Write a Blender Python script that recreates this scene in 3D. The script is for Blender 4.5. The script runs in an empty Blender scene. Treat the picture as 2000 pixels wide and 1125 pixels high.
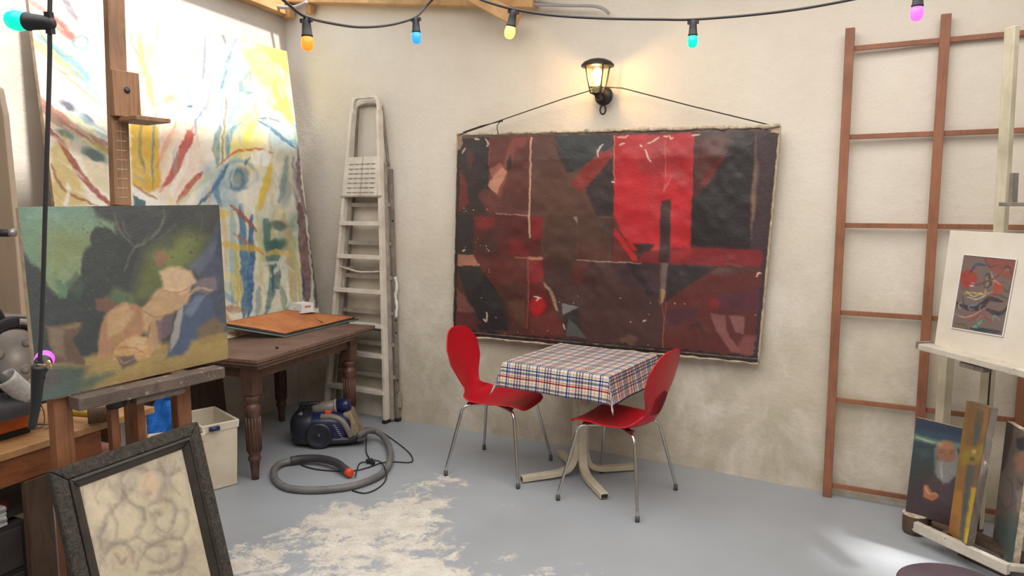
import bpy, math, random
import numpy as np
from mathutils import Vector, Matrix

# ------------------------------------------------------------------ camera, world, lights, exposure
F = 1400.0; CAMH = 1.65; PITCH = math.atan(162 / F)
CC, SS = math.cos(PITCH), math.sin(PITCH)
scene = bpy.context.scene
COL = scene.collection
cd = bpy.data.cameras.new('camera'); cd.sensor_width = 36; cd.lens = F * 36 / 2000; cd.clip_start = .02
cam = bpy.data.objects.new('camera', cd); COL.objects.link(cam)
cam.location = (0, 0, CAMH); cam.rotation_euler = (math.pi / 2 - PITCH, 0, 0)
scene.camera = cam

wd = bpy.data.worlds.new('sky'); scene.world = wd; wd.use_nodes = True
wn = wd.node_tree.nodes; bg = wn['Background']; bg.inputs[0].default_value = (.78, .88, 1, 1); bg.inputs[1].default_value = 1.6

SUN_DIR = Vector((.45, -.35, .82)).normalized()      # towards the sun
sl = bpy.data.lights.new('sun', 'SUN'); sl.energy = 6.0; sl.angle = math.radians(5.0); sl.color = (1, .96, .9)
so = bpy.data.objects.new('sun', sl); COL.objects.link(so)
so.rotation_euler = SUN_DIR.to_track_quat('Z', 'Y').to_euler(); so.location = (3, -2, 6)


def area(name, loc, sx, sy, rz, power, color, rx=0):
    l = bpy.data.lights.new(name, 'AREA'); l.shape = 'RECTANGLE'; l.size = sx; l.size_y = sy; l.energy = power; l.color = color
    o = bpy.data.objects.new(name, l); COL.objects.link(o); o.location = loc; o.rotation_euler = (rx, 0, rz)
    return o


vs = scene.view_settings
vs.view_transform = 'Standard'; vs.look = 'None'; vs.gamma = 1; vs.use_curve_mapping = False; vs.exposure = 0.32

# room frame: C0 = corner of the left and the back wall, E1 along the back wall, E2 along the left wall towards the camera
C0 = np.array([-1.80, 5.885, 0]); E1 = np.array([.884, -.468, 0]); E1 /= np.linalg.norm(E1)
E2 = np.array([E1[1], -E1[0], 0]); EZ = np.array([0, 0, 1.0])
ROOM_W, ROOM_D, CEIL = 7.0, 7.6, 3.36
def R(a, b, z=0): return C0 + E1 * a + E2 * b + EZ * z
RZ = math.atan2(E1[1], E1[0])
SKY = (1.75, 5.6, .75, 5.4)                # skylight in room coordinates a0,a1,b0,b1
c_ = R((SKY[0] + SKY[1]) / 2, (SKY[2] + SKY[3]) / 2, CEIL - .05)
area('skylight_daylight', tuple(c_), SKY[1] - SKY[0] - .1, SKY[3] - SKY[2] - .1, RZ, 150, (1, .965, .91))

# ------------------------------------------------------------------ helpers
O_ = np.array([0, 0, CAMH])
def ray(x, y):
    a = (x - 1000) / F; b = -(y - 562.5) / F
    return np.array([a, CC + b * SS, -SS + b * CC])
def zp(x, y, z=0.0):
    d = ray(x, y); return O_ + d * (z - CAMH) / d[2]
def yp(x, y, Y):
    d = ray(x, y); return O_ + d * Y / d[1]
def pl(x, y, p, n):
    d = ray(x, y); return O_ + d * (np.dot(np.array(p) - O_, n) / np.dot(d, n))
def proj(P):
    Q = np.asarray(P, float) - O_
    Y = Q[..., 1] * CC - Q[..., 2] * SS; Z = Q[..., 1] * SS + Q[..., 2] * CC
    return 1000 + F * Q[..., 0] / Y, 562.5 - F * Z / Y
WN = E2                                     # into the room
WA = np.array([-.871, 5.389, 0])
def W(x, y, off=0.0):                       # point on the back wall's chord plane
    return pl(x, y, WA + WN * off, WN)
def V(*a): return np.array(a, float)
def nrm(v): v = np.asarray(v, float); return v / (np.linalg.norm(v) + 1e-12)

def srgb(c):
    c = np.asarray(c, float) / 255.0
    return np.where(c <= .04045, c / 12.92, ((c + .055) / 1.055) ** 2.4)
def S(r, g, b): return tuple(srgb((r, g, b))) + (1,)

def tag(o, label=None, cat=None, group=None, kind=None):
    if label: o['label'] = label
    if cat: o['category'] = cat
    if group: o['group'] = group
    if kind: o['kind'] = kind
    return o
def thing(name, label, cat, loc=(0, 0, 0), rz=0, group=None):
    o = bpy.data.objects.new(name, None); COL.objects.link(o); o.empty_display_size = .1
    o.location = tuple(float(v) for v in loc); o.rotation_euler = (0, 0, rz)
    return tag(o, label, cat, group)

class MB:
    def __init__(s): s.v = []; s.f = []; s.sm = []
    def add(s, vs_, fs, smooth=False):
        n = len(s.v); s.v += [tuple(float(c) for c in v) for v in vs_]
        s.f += [tuple(i + n for i in f) for f in fs]; s.sm += [smooth] * len(fs); return s
    def hexa(s, P):                         # 8 points: bottom 4 ccw, top 4
        return s.add(P, [(3, 2, 1, 0), (4, 5, 6, 7), (0, 1, 5, 4), (1, 2, 6, 5), (2, 3, 7, 6), (3, 0, 4, 7)])
    def box(s, c, size, rz=0, ax=None):
        c = np.array(c, float); h = np.array(size, float) / 2
        if ax is None: ax = [V(math.cos(rz), math.sin(rz), 0), V(-math.sin(rz), math.cos(rz), 0), V(0, 0, 1)]
        P = [c + ax[0] * h[0] * i + ax[1] * h[1] * j + ax[2] * h[2] * k for k in (-1, 1) for i, j in ((-1, -1), (1, -1), (1, 1), (-1, 1))]
        return s.hexa(P)
    def bar(s, p, q, w, t, side):           # w along side, t along the other
        p = np.array(p, float); q = np.array(q, float); d = nrm(q - p)
        a = np.array(side, float); a = nrm(a - d * np.dot(a, d)); b = np.cross(d, a)
        P = [e + a * w / 2 * i + b * t / 2 * j for e in (p, q) for i, j in ((-1, -1), (1, -1), (1, 1), (-1, 1))]
        return s.hexa(P)
    def sweep(s, path, sec, smooth=True, side=None, closed=False, cap=True):
        # sec: list of (a,b) or function(i,t)->list
        P = [np.array(p, float) for p in path]; n = len(P)
        T = []
        for i in range(n):
            if closed: T.append(nrm(P[(i + 1) % n] - P[i - 1]))
            else: T.append(nrm(P[min(i + 1, n - 1)] - P[max(i - 1, 0)]))
        a = np.array(side, float) if side is not None else (V(0, 0, 1) if abs(T[0][2]) < .9 else V(1, 0, 0))
        a = nrm(a - T[0] * np.dot(a, T[0])); rings = []
        for i in range(n):
            a = nrm(a - T[i] * np.dot(a, T[i])); b = np.cross(T[i], a)
            sc = sec(i, i / max(1, n - 1)) if callable(sec) else sec
            rings.append([P[i] + a * u + b * v for u, v in sc])
        m = len(rings[0]); vs_ = [v for r in rings for v in r]; fs = []
        for i in range(n if closed else n - 1):
            j = (i + 1) % n
            for k in range(m):
                l = (k + 1) % m; fs.append((i * m + k, i * m + l, j * m + l, j * m + k))
        if not closed and cap:
            fs.append(tuple(range(m - 1, -1, -1))); fs.append(tuple((n - 1) * m + k for k in range(m)))
        return s.add(vs_, fs, smooth)
    def tube(s, path, r, seg=10, closed=False, side=None):
        if callable(r): sec = lambda i, t: [(r(t) * math.cos(2 * math.pi * k / seg), r(t) * math.sin(2 * math.pi * k / seg)) for k in range(seg)]
        else: sec = [(r * math.cos(2 * math.pi * k / seg), r * math.sin(2 * math.pi * k / seg)) for k in range(seg)]
        return s.sweep(path, sec, True, side, closed)
    def lathe(s, prof, c=(0, 0, 0), seg=20, axis=(0, 0, 1), cap=True):
        c = np.array(c, float); ax = nrm(axis); a = V(1, 0, 0) if abs(ax[0]) < .9 else V(0, 1, 0)
        a = nrm(a - ax * np.dot(a, ax)); b = np.cross(ax, a); vs_ = []; fs = []
        for r, z in prof:
            for k in range(seg):
                t = 2 * math.pi * k / seg; vs_.append(c + ax * z + (a * math.cos(t) + b * math.sin(t)) * r)
        n = len(prof)
        for i in range(n - 1):
            for k in range(seg):
                l = (k + 1) % seg; fs.append((i * seg + k, i * seg + l, (i + 1) * seg + l, (i + 1) * seg + k))
        if cap:
            fs.append(tuple(range(seg - 1, -1, -1))); fs.append(tuple((n - 1) * seg + k for k in range(seg)))
        return s.add(vs_, fs, True)
    def prism(s, pts, n, h):                # planar polygon pts (3D), extruded by n*h
        n = np.array(n, float); P = [np.array(p, float) for p in pts]; m = len(P)
        vs_ = P + [p + n * h for p in P]
        fs = [tuple(range(m - 1, -1, -1)), tuple(range(m, 2 * m))] + [(i, (i + 1) % m, m + (i + 1) % m, m + i) for i in range(m)]
        return s.add(vs_, fs)
    def grid(s, fn, nu, nv, smooth=True):
        vs_ = [fn(i / nu, j / nv) for j in range(nv + 1) for i in range(nu + 1)]
        fs = [(j * (nu + 1) + i, j * (nu + 1) + i + 1, (j + 1) * (nu + 1) + i + 1, (j + 1) * (nu + 1) + i) for j in range(nv) for i in range(nu)]
        return s.add(vs_, fs, smooth)
    def sphere(s, c, r, seg=16, ring=10, rot=None, p=1.0):
        r = np.array([r, r, r] if np.isscalar(r) else r, float); c = np.array(c, float)
        pw = lambda v: math.copysign(abs(v) ** p, v)
        vs_ = []; fs = []
        for j in range(ring + 1):
            ph = math.pi * j / ring
            for k in range(seg):
                t = 2 * math.pi * k / seg
                v = np.array([pw(math.sin(ph)) * pw(math.cos(t)), pw(math.sin(ph)) * pw(math.sin(t)), pw(math.cos(ph))]) * r
                if rot is not None: v = rot @ v
                vs_.append(c + v)
        for j in range(ring):
            for k in range(seg):
                l = (k + 1) % seg; fs.append((j * seg + k, (j + 1) * seg + k, (j + 1) * seg + l, j * seg + l))
        return s.add(vs_, fs, True)

def build(name, mb, mat, parent=None, world=True, bevel=0, subsurf=0, solid=0, weld=False):
    v = np.array(mb.v, float)
    if parent is not None and world:
        r = parent; M = Matrix.Identity(4); chain = []
        while r is not None: chain.append(r); r = r.parent
        for r in reversed(chain):
            M = M @ (Matrix.Translation(r.location) @ r.rotation_euler.to_matrix().to_4x4())
        Mi = np.array(M.inverted()); v = v @ Mi[:3, :3].T + Mi[:3, 3]
        org = np.zeros(3)
    elif parent is None:
        org = np.array([v[:, 0].mean(), v[:, 1].mean(), v[:, 2].min()]); v = v - org
    else: org = np.zeros(3)
    me = bpy.data.meshes.new(name); me.from_pydata(v.tolist(), [], mb.f)
    me.polygons.foreach_set('use_smooth', mb.sm)
    if isinstance(mat, (list, tuple)):
        for m in mat: me.materials.append(m)
    else: me.materials.append(mat)
    o = bpy.data.objects.new(name, me); COL.objects.link(o)
    if weld:
        m = o.modifiers.new('weld', 'WELD'); m.merge_threshold = 1e-5
    if solid:
        m = o.modifiers.new('solid', 'SOLIDIFY'); m.thickness = abs(solid); m.offset = -1 if solid > 0 else 1
    if bevel:
        m = o.modifiers.new('bevel', 'BEVEL'); m.width = bevel; m.segments = 2; m.limit_method = 'ANGLE'; m.angle_limit = math.radians(50)
    if subsurf:
        m = o.modifiers.new('subd', 'SUBSURF'); m.levels = subsurf; m.render_levels = subsurf
    if parent is None: o.location = tuple(org)
    else: o.parent = parent
    return o
def structure(name, mb, mat, **k):
    o = build(name, mb, mat, **k); o['kind'] = 'structure'; return o

def smooth_path(pts, n=8, closed=False):
    P = [np.array(p, float) for p in pts]; out = []
    m = len(P)
    rng = range(m if closed else m - 1)
    for i in rng:
        if closed: p0, p1, p2, p3 = P[i - 1], P[i], P[(i + 1) % m], P[(i + 2) % m]
        else: p0, p1, p2, p3 = P[max(i - 1, 0)], P[i], P[i + 1], P[min(i + 2, m - 1)]
        for k in range(n):
            t = k / n
            out.append(.5 * ((2 * p1) + (-p0 + p2) * t + (2 * p0 - 5 * p1 + 4 * p2 - p3) * t * t + (-p0 + 3 * p1 - 3 * p2 + p3) * t ** 3))
    if not closed: out.append(P[-1])
    return out

# ------------------------------------------------------------------ materials
class NT:
    def __init__(s, name):
        s.m = bpy.data.materials.new(name); s.m.use_nodes = True; s.t = s.m.node_tree; s.N = s.t.nodes; s.L = s.t.links
        s.p = s.N['Principled BSDF']; s.tc = s.N.new('ShaderNodeTexCoord')
    def node(s, typ, **k):
        n = s.N.new(typ)
        for a, v in k.items(): setattr(n, a, v)
        return n
    def link(s, a, b): s.L.new(a, b)
    def mapping(s, scale=(1, 1, 1), rot=(0, 0, 0), src='Object'):
        n = s.node('ShaderNodeMapping'); n.inputs['Scale'].default_value = scale; n.inputs['Rotation'].default_value = rot
        s.link(s.tc.outputs[src], n.inputs[0]); return n.outputs[0]
    def noise(s, vec, scale, detail=4, rough=.55, dist=0):
        n = s.node('ShaderNodeTexNoise'); n.inputs['Scale'].default_value = scale; n.inputs['Detail'].default_value = detail
        n.inputs['Roughness'].default_value = rough; n.inputs['Distortion'].default_value = dist
        s.link(vec, n.inputs['Vector']); return n.outputs[0]
    def ramp(s, fac, stops, interp='LINEAR'):
        n = s.node('ShaderNodeValToRGB'); n.color_ramp.interpolation = interp; e = n.color_ramp.elements
        while len(e) < len(stops): e.new(.5)
        for el, (p, c) in zip(e, stops): el.position = p; el.color = c if len(c) == 4 else tuple(c) + (1,)
        s.link(fac, n.inputs[0]); return n.outputs[0]
    def mix(s, fac, a, b, mode='MIX'):
        n = s.node('ShaderNodeMix', data_type='RGBA', blend_type=mode)
        for i, x in ((0, fac), (6, a), (7, b)):
            if hasattr(x, 'node') or 'Socket' in type(x).__name__: s.link(x, n.inputs[i])
            else: n.inputs[i].default_value = x
        return n.outputs[2]
    def math(s, op, a, b=None, c=None, clamp=False):
        n = s.node('ShaderNodeMath', operation=op); n.use_clamp = clamp
        for i, x in enumerate((a, b, c)):
            if x is None: continue
            if 'Socket' in type(x).__name__: s.link(x, n.inputs[i])
            else: n.inputs[i].default_value = x
        return n.outputs[0]
    def bump(s, h, strength=.3, dist=.01):
        n = s.node('ShaderNodeBump'); n.inputs['Strength'].default_value = strength; n.inputs['Distance'].default_value = dist
        s.link(h, n.inputs['Height']); s.link(n.outputs[0], s.p.inputs['Normal'])
    def col(s, c): 
        if 'Socket' in type(c).__name__: s.link(c, s.p.inputs['Base Color'])
        else: s.p.inputs['Base Color'].default_value = c

def plain(name, c1, c2=None, rough=.6, metal=0, scale=8, bump=0, bscale=60, coat=0, emit=None, es=0, spec=.5):
    t = NT(name); vec = t.mapping()
    if c2 is None: c2 = tuple(v * .82 for v in c1[:3]) + (1,)
    n = t.noise(vec, scale, 5); t.col(t.ramp(n, [(.35, c1), (.68, c2)]))
    t.p.inputs['Roughness'].default_value = rough; t.p.inputs['Metallic'].default_value = metal
    t.p.inputs['Specular IOR Level'].default_value = spec
    if coat: t.p.inputs['Coat Weight'].default_value = coat; t.p.inputs['Coat Roughness'].default_value = .2
    if bump: t.bump(t.noise(vec, bscale, 6), bump, .004)
    if emit: t.p.inputs['Emission Color'].default_value = emit; t.p.inputs['Emission Strength'].default_value = es
    return t.m

def wood(name, light, dark, rough=.55, scale=(18, 18, 1.6), rot=(0, 0, 0), bump=.25, spots=None, thr=(.6, .68)):
    t = NT(name); vec = t.mapping(scale, rot)
    n = t.noise(vec, 2.2, 8, .6, .6); c = t.ramp(n, [(.28, dark), (.52, light), (.75, dark)])
    v2 = t.mapping((1, 1, 1)); n2 = t.noise(v2, 5, 4)
    c = t.mix(t.ramp(n2, [(.4, (0, 0, 0, 1)), (.7, (.55, .55, .55, 1))]), c, tuple(v * .6 for v in dark[:3]) + (1,))
    if spots:
        n3 = t.noise(t.mapping((1, 1, 1)), 28, 6, .7); c = t.mix(t.ramp(n3, [(thr[0], (0, 0, 0, 1)), (thr[1], (1, 1, 1, 1))]), c, spots)
    t.col(c); t.p.inputs['Roughness'].default_value = rough; t.bump(n, bump, .003)
    return t.m

def glow(name, c, st):
    t = NT(name); v = t.mapping(); n = t.noise(v, 3, 2)
    t.col(t.ramp(n, [(.3, c), (.7, tuple(x * .9 for x in c[:3]) + (1,))]))
    t.p.inputs['Emission Color'].default_value = c; t.p.inputs['Emission Strength'].default_value = st
    t.p.inputs['Roughness'].default_value = .3
    return t.m

# plaster
def plaster(name, top, top2, stain, stain2, z0, z1, amt):
    t = NT(name); g = t.node('ShaderNodeNewGeometry'); sep = t.node('ShaderNodeSeparateXYZ'); t.link(g.outputs['Position'], sep.inputs[0])
    pos = g.outputs['Position']
    n1 = t.noise(pos, 1.3, 7, .62); c = t.ramp(n1, [(.35, top), (.65, top2)])
    mp = t.node('ShaderNodeMapping'); mp.inputs['Scale'].default_value = (1.0, 1.0, .75); t.link(pos, mp.inputs[0])
    n2 = t.noise(mp.outputs[0], 2.3, 9, .68, .35)
    mr = t.node('ShaderNodeMapRange'); mr.interpolation_type = 'SMOOTHSTEP'
    mr.inputs['From Min'].default_value = z1; mr.inputs['From Max'].default_value = z0; mr.inputs['To Min'].default_value = 0; mr.inputs['To Max'].default_value = amt
    t.link(sep.outputs[2], mr.inputs[0])
    st = t.math('MULTIPLY', t.math('SUBTRACT', n2, .36), 5.5, clamp=True)
    st = t.math('MULTIPLY', st, mr.outputs[0], clamp=True)
    n3 = t.noise(pos, 6, 6, .6); sc = t.ramp(n3, [(.4, stain), (.6, stain2)])
    c = t.mix(st, c, sc)
    n5 = t.noise(pos, 45, 4, .7); c = t.mix(t.ramp(n5, [(.62, (0, 0, 0, 1)), (.8, (.3, .3, .3, 1))]), c, stain2)
    t.col(c); t.p.inputs['Roughness'].default_value = .93; t.p.inputs['Specular IOR Level'].default_value = .15
    h = t.math('ADD', t.noise(pos, 9, 8, .62), t.math('MULTIPLY', t.noise(pos, 55, 5, .7), .35))
    t.bump(h, .38, .02)
    return t.m

M = {}
M['plaster'] = plaster('wall_plaster', S(228, 219, 207), S(217, 207, 193), S(172, 161, 134), S(194, 182, 158), .05, 2.0, .68)
M['plaster_left'] = plaster('left_plaster', S(220, 211, 200), S(204, 194, 181), S(150, 142, 126), S(165, 155, 138), .1, 2.0, .6)
M['ceil'] = plain('ceiling_paint', S(215, 208, 196), rough=.9)
M['beam'] = wood('roof_beam_wood', S(214, 170, 116), S(188, 140, 88), scale=(3, 3, 3), bump=.15)
M['pane'] = plain('skylight_pane', S(235, 238, 240), rough=.5)

def floor_mat():
    t = NT('painted_floor'); g = t.node('ShaderNodeNewGeometry'); pos = g.outputs['Position']
    n1 = t.noise(pos, 1.1, 6); c = t.ramp(n1, [(.35, S(160, 165, 172)), (.65, S(150, 154, 160))])
    # worn areas: sum of soft regions
    tot = None
    for (cx, cy, rx, ry, k) in ((-.72, 3.5, .7, .75, .30), (-.5, 2.75, 1.0, .75, .32), (-1.3, 3.1, .6, .6, .27), (.30, 3.0, .5, .4, .20), (-.5, 4.0, .45, .4, .22), (.05, 3.75, .3, .25, .17), (-.4, 4.2, .2, .2, .14)):
        mp = t.node('ShaderNodeMapping'); mp.vector_type = 'POINT'
        mp.inputs['Location'].default_value = (-cx / rx, -cy / ry, 0); mp.inputs['Scale'].default_value = (1 / rx, 1 / ry, 0)
        t.link(pos, mp.inputs[0]); ln = t.node('ShaderNodeVectorMath', operation='LENGTH'); t.link(mp.outputs[0], ln.inputs[0])
        w = t.math('MULTIPLY', t.math('SUBTRACT', 1.35, ln.outputs['Value'], clamp=True), k)
        tot = w if tot is None else t.math('MAXIMUM', tot, w)
    n2 = t.noise(pos, 3.2, 12, .72, .5)
    n2b = t.noise(pos, 24, 6, .7)
    f = t.math('ADD', t.math('ADD', t.math('ADD', t.math('MULTIPLY', n2, .62), t.math('MULTIPLY', t.noise(pos, 9, 10, .75, .8), .42)), tot), t.math('MULTIPLY', n2b, .10))
    m = t.ramp(f, [(.80, (0, 0, 0, 1)), (.85, (1, 1, 1, 1))])
    wc = t.ramp(t.noise(pos, 12, 6), [(.35, S(212, 207, 198)), (.65, S(194, 188, 177))])
    wc = t.mix(t.ramp(t.noise(pos, 60, 4, .7), [(.5, (0, 0, 0, 1)), (.66, (.6, .6, .6, 1))]), wc, S(172, 168, 162))
    c = t.mix(m, c, wc)
    n3 = t.noise(pos, 40, 4, .7); c = t.mix(t.ramp(n3, [(.66, (0, 0, 0, 1)), (.72, (.6, .6, .6, 1))]), c, S(185, 182, 176))
    t.col(c)
    rr = t.node('ShaderNodeMapRange'); t.link(m, rr.inputs[0]); rr.inputs['To Min'].default_value = .42; rr.inputs['To Max'].default_value = .85
    t.link(rr.outputs[0], t.p.inputs['Roughness'])
    t.bump(t.math('ADD', t.math('MULTIPLY', m, -.6), t.math('MULTIPLY', t.noise(pos, 14, 8), .6)), .25, .006)
    return t.m
M['floor'] = floor_mat()

M['chrome'] = plain('chair_chrome', S(205, 203, 200), rough=.22, metal=1)
M['red'] = plain('red_plastic', S(188, 18, 36), S(180, 16, 32), rough=.42, bump=.05, bscale=200)
M['reddark'] = plain('red_slot_shade_and_mount', S(120, 14, 24), rough=.6)  # darker red for the seat mount and the shade of the back slots
M['rubber'] = plain('grey_rubber', S(90, 88, 86), rough=.8)
M['black'] = plain('black_plastic', S(34, 34, 38), rough=.5)
M['blackmetal'] = plain('black_metal', S(48, 45, 45), rough=.45, metal=.3)
M['cream_metal'] = plain('cream_enamel', S(208, 199, 178), S(192, 180, 158), rough=.45, scale=14)
M['alu'] = plain('ladder_white', S(226, 218, 206), S(206, 196, 182), rough=.5, scale=10)
M['alu_grey'] = plain('ladder_grey', S(170, 161, 150), S(140, 130, 120), rough=.5, scale=12)
M['alu_dark'] = plain('ladder_dark', S(140, 132, 124), S(108, 100, 92), rough=.5, scale=12)
M['table_wood'] = wood('dark_table_wood', S(126, 98, 84), S(92, 68, 58), scale=(2, 14, 14), bump=.3, spots=S(168, 148, 134), thr=(.66, .74))
M['table_leg'] = wood('turned_leg_wood', S(104, 72, 60), S(70, 48, 40), rough=.42, scale=(12, 12, 3), bump=.2)
M['easel_wood'] = wood('easel_wood', S(150, 112, 82), S(112, 78, 54), scale=(22, 22, 1.4), bump=.2)
M['easel_mid'] = wood('easel_wood_mid', S(148, 98, 66), S(112, 68, 44), scale=(22, 22, 1.4), bump=.2)
M['tray'] = wood('paint_stained_tray', S(104, 90, 82), S(74, 62, 56), scale=(6, 6, 6), spots=S(190, 182, 172), thr=(.6, .7))
M['white_easel'] = wood('white_easel_paint', S(208, 199, 176), S(188, 176, 150), scale=(8, 8, 2), spots=S(128, 110, 96), thr=(.66, .75))
M['white_tray'] = wood('white_tray_paint', S(204, 196, 182), S(184, 172, 156), scale=(6, 6, 6), spots=S(84, 78, 92), thr=(.63, .70))
M['rack'] = wood('red_brown_lath', S(156, 102, 74), S(132, 84, 62), scale=(20, 20, 1.6), bump=.12)
M['bench'] = wood('bench_pine', S(196, 150, 104), S(160, 112, 70), scale=(3, 16, 16), bump=.15)
M['bench_side'] = wood('bench_side', S(150, 88, 48), S(112, 62, 32), scale=(3, 3, 14), bump=.15)
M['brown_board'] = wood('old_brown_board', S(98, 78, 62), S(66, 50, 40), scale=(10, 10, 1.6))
M['blue_shell'] = plain('vacuum_blue', S(36, 41, 86), S(29, 33, 70), rough=.3)
M['vac_dark'] = plain('vacuum_dark', S(44, 46, 58), S(34, 36, 46), rough=.4)
M['vac_grey'] = plain('vacuum_grey', S(126, 120, 112), rough=.4)
M['vac_beige'] = plain('vacuum_filter_beige', S(150, 132, 108), S(128, 110, 88), rough=.6, scale=30)
M['orange_btn'] = plain('orange_plastic', S(232, 78, 38), rough=.4)
M['hose'] = plain('grey_hose', S(120, 118, 116), S(100, 98, 98), rough=.5)
M['hose_dark'] = plain('hose_grip', S(66, 62, 68), rough=.5)
M['white_card'] = plain('white_card', S(236, 234, 232), S(224, 222, 220), rough=.6)
M['orange_card'] = wood('orange_portfolio_card', S(204, 132, 80), S(180, 106, 62), scale=(3, 3, 3), bump=.05)
M['green_card'] = plain('green_portfolio_cloth', S(110, 128, 116), S(84, 100, 92), rough=.8)
M['bin'] = plain('cream_bin', S(220, 210, 190), S(206, 194, 172), rough=.5)
M['bin_in'] = plain('bin_inside', S(150, 138, 120), rough=.8)
M['navy'] = plain('navy_clip', S(34, 50, 104), rough=.4)
M['blue_bag'] = plain('blue_plastic_bag', S(40, 122, 214), S(24, 92, 180), rough=.35, scale=20)
M['stool'] = plain('purple_stool_vinyl', S(84, 68, 78), S(70, 56, 66), rough=.55, bump=.2)
M['cord'] = plain('dark_cord', S(58, 46, 40), rough=.8)
M['cable'] = plain('black_cable', S(52, 50, 52), rough=.5)
M['conduit'] = plain('grey_conduit', S(168, 166, 166), rough=.45)
M['orange_box'] = plain('orange_tool_case', S(214, 112, 32), S(180, 86, 22), rough=.4)
M['steel'] = plain('dull_steel', S(170, 168, 166), S(146, 144, 142), rough=.35, metal=.6)
M['wire'] = plain('steel_wire', S(150, 140, 128), rough=.35, metal=.8)
M['beige_panel'] = plain('beige_panel', S(190, 170, 150), S(172, 152, 132), rough=.8, scale=3)
M['grey_cab'] = plain('grey_cabinet_paint', S(160, 150, 142), S(146, 136, 128), rough=.7)
M['yellow'] = plain('yellow_handle', S(168, 140, 40), rough=.5)
M['mallet'] = plain('mallet_rubber', S(100, 74, 50), S(70, 50, 36), rough=.8, scale=25)
M['paper'] = plain('newsprint', S(206, 204, 202), S(176, 174, 174), rough=.8, scale=60)
M['pink'] = plain('pink_cloth', S(190, 128, 112), S(160, 100, 88), rough=.9)
M['red_cloth'] = plain('red_rag', S(170, 70, 66), rough=.9)
M['blue_cloth'] = plain('blue_rag', S(60, 80, 124), rough=.9)
M['drawer'] = plain('dark_drawer', S(66, 58, 56), S(52, 46, 44), rough=.7)
M['clip_gold'] = plain('brass_screw', S(208, 180, 140), rough=.3, metal=.7)
M['canvas_raw'] = plain('raw_canvas', S(190, 172, 148), S(160, 142, 118), rough=.95, scale=30, bump=.2, bscale=150)
M['canvas_edge_cream'] = plain('torn_canvas_edge', S(206, 194, 172), S(150, 130, 110), rough=.95, scale=40, bump=.3)
M['mount'] = plain('cream_mount_board', S(222, 214, 202), S(214, 205, 190), rough=.85)
M['grey_plank'] = wood('grey_plank_side', S(128, 118, 110), S(92, 84, 78), scale=(14, 14, 2), spots=S(190, 180, 160))

def frame_mat():
    t = NT('carved_dark_frame'); v = t.mapping()
    n = t.noise(v, 70, 6, .7, 1.2); t.col(t.ramp(n, [(.38, S(34, 30, 27)), (.62, S(76, 68, 59))]))
    t.p.inputs['Roughness'].default_value = .55; t.bump(n, .9, .008); return t.m
M['frame'] = frame_mat()
M['frame_smooth'] = plain('dark_frame_moulding', S(54, 48, 43), S(42, 37, 33), rough=.4, scale=20)

def paint_mat(name, rough=.6, weave=.15, coat=0):
    t = NT(name); a = t.node('ShaderNodeVertexColor'); a.layer_name = 'paint'
    v = t.mapping(); n = t.noise(v, 90, 4, .7)
    c = t.mix(t.ramp(n, [(.45, (0, 0, 0, 1)), (.8, (.16, .16, .16, 1))]), a.outputs[0], (.12, .1, .09, 1))
    t.col(c); t.p.inputs['Roughness'].default_value = rough
    t.bump(t.math('ADD', t.noise(v, 22, 6, .65), t.math('MULTIPLY', n, .4)), weave, .006)
    if coat: t.p.inputs['Coat Weight'].default_value = coat; t.p.inputs['Coat Roughness'].default_value = .25
    return t.m
M['paint'] = paint_mat('oil_paint')
M['paint_gloss'] = paint_mat('varnished_oil_paint', .45, .5, .3)

def plaid():
    t = NT('plaid_cloth'); sep = t.node('ShaderNodeSeparateXYZ'); t.link(t.tc.outputs['UV'], sep.inputs[0])
    white = S(236, 230, 224); blue = S(52, 84, 158); lb = S(128, 138, 160); gold = S(222, 196, 160); red = S(196, 62, 56); gy = S(140, 134, 148)
    def band(sock, per, ofs, stops):
        f = t.math('FRACT', t.math('ADD', t.math('MULTIPLY', sock, 1 / per), ofs)); return t.ramp(f, stops, 'CONSTANT')
    a = [(0, white), (.06, blue), (.10, white), (.14, blue), (.16, white), (.25, gold), (.28, white), (.33, gy), (.38, white), (.42, gy), (.47, white), (.51, gy), (.56, white), (.62, gold), (.65, white), (.72, lb), (.76, white), (.80, lb), (.84, white), (.92, gold), (.95, white)]
    b = [(0, white), (.05, lb), (.12, white), (.16, lb), (.24, white), (.28, gy), (.36, white), (.42, gold), (.45, white), (.53, red), (.58, white), (.61, red), (.63, white), (.70, lb), (.78, white), (.84, blue), (.88, white), (.93, gold), (.96, white)]
    ca = band(sep.outputs[0], .20, .1, a); cb = band(sep.outputs[1], .17, .18, b)
    c = t.mix(1.0, ca, cb, 'MULTIPLY'); 
    t.col(c); t.p.inputs['Roughness'].default_value = .85; t.p.inputs['Specular IOR Level'].default_value = .2
    t.bump(t.noise(t.tc.outputs['UV'], 260, 2), .15, .001)
    return t.m
M['plaid'] = plaid()

def glass_mat(name, c, alpha):
    t = NT(name); v = t.mapping(); t.col(t.ramp(t.noise(v, 4, 2), [(.3, c), (.7, c)]))
    tr = t.node('ShaderNodeBsdfTransparent'); tr.inputs[0].default_value = (1, .93, .8, 1)
    mx = t.node('ShaderNodeMixShader'); mx.inputs[0].default_value = alpha
    t.link(tr.outputs[0], mx.inputs[1]); t.link(t.p.outputs[0], mx.inputs[2]); t.link(mx.outputs[0], t.N['Material Output'].inputs[0])
    t.p.inputs['Roughness'].default_value = .1
    return t.m
M['lamp_glass'] = glass_mat('amber_lamp_glass', (.9, .75, .5, 1), .18)
M['filament'] = glow('lamp_bulb_glow', (1, .72, .35, 1), 14)

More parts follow.
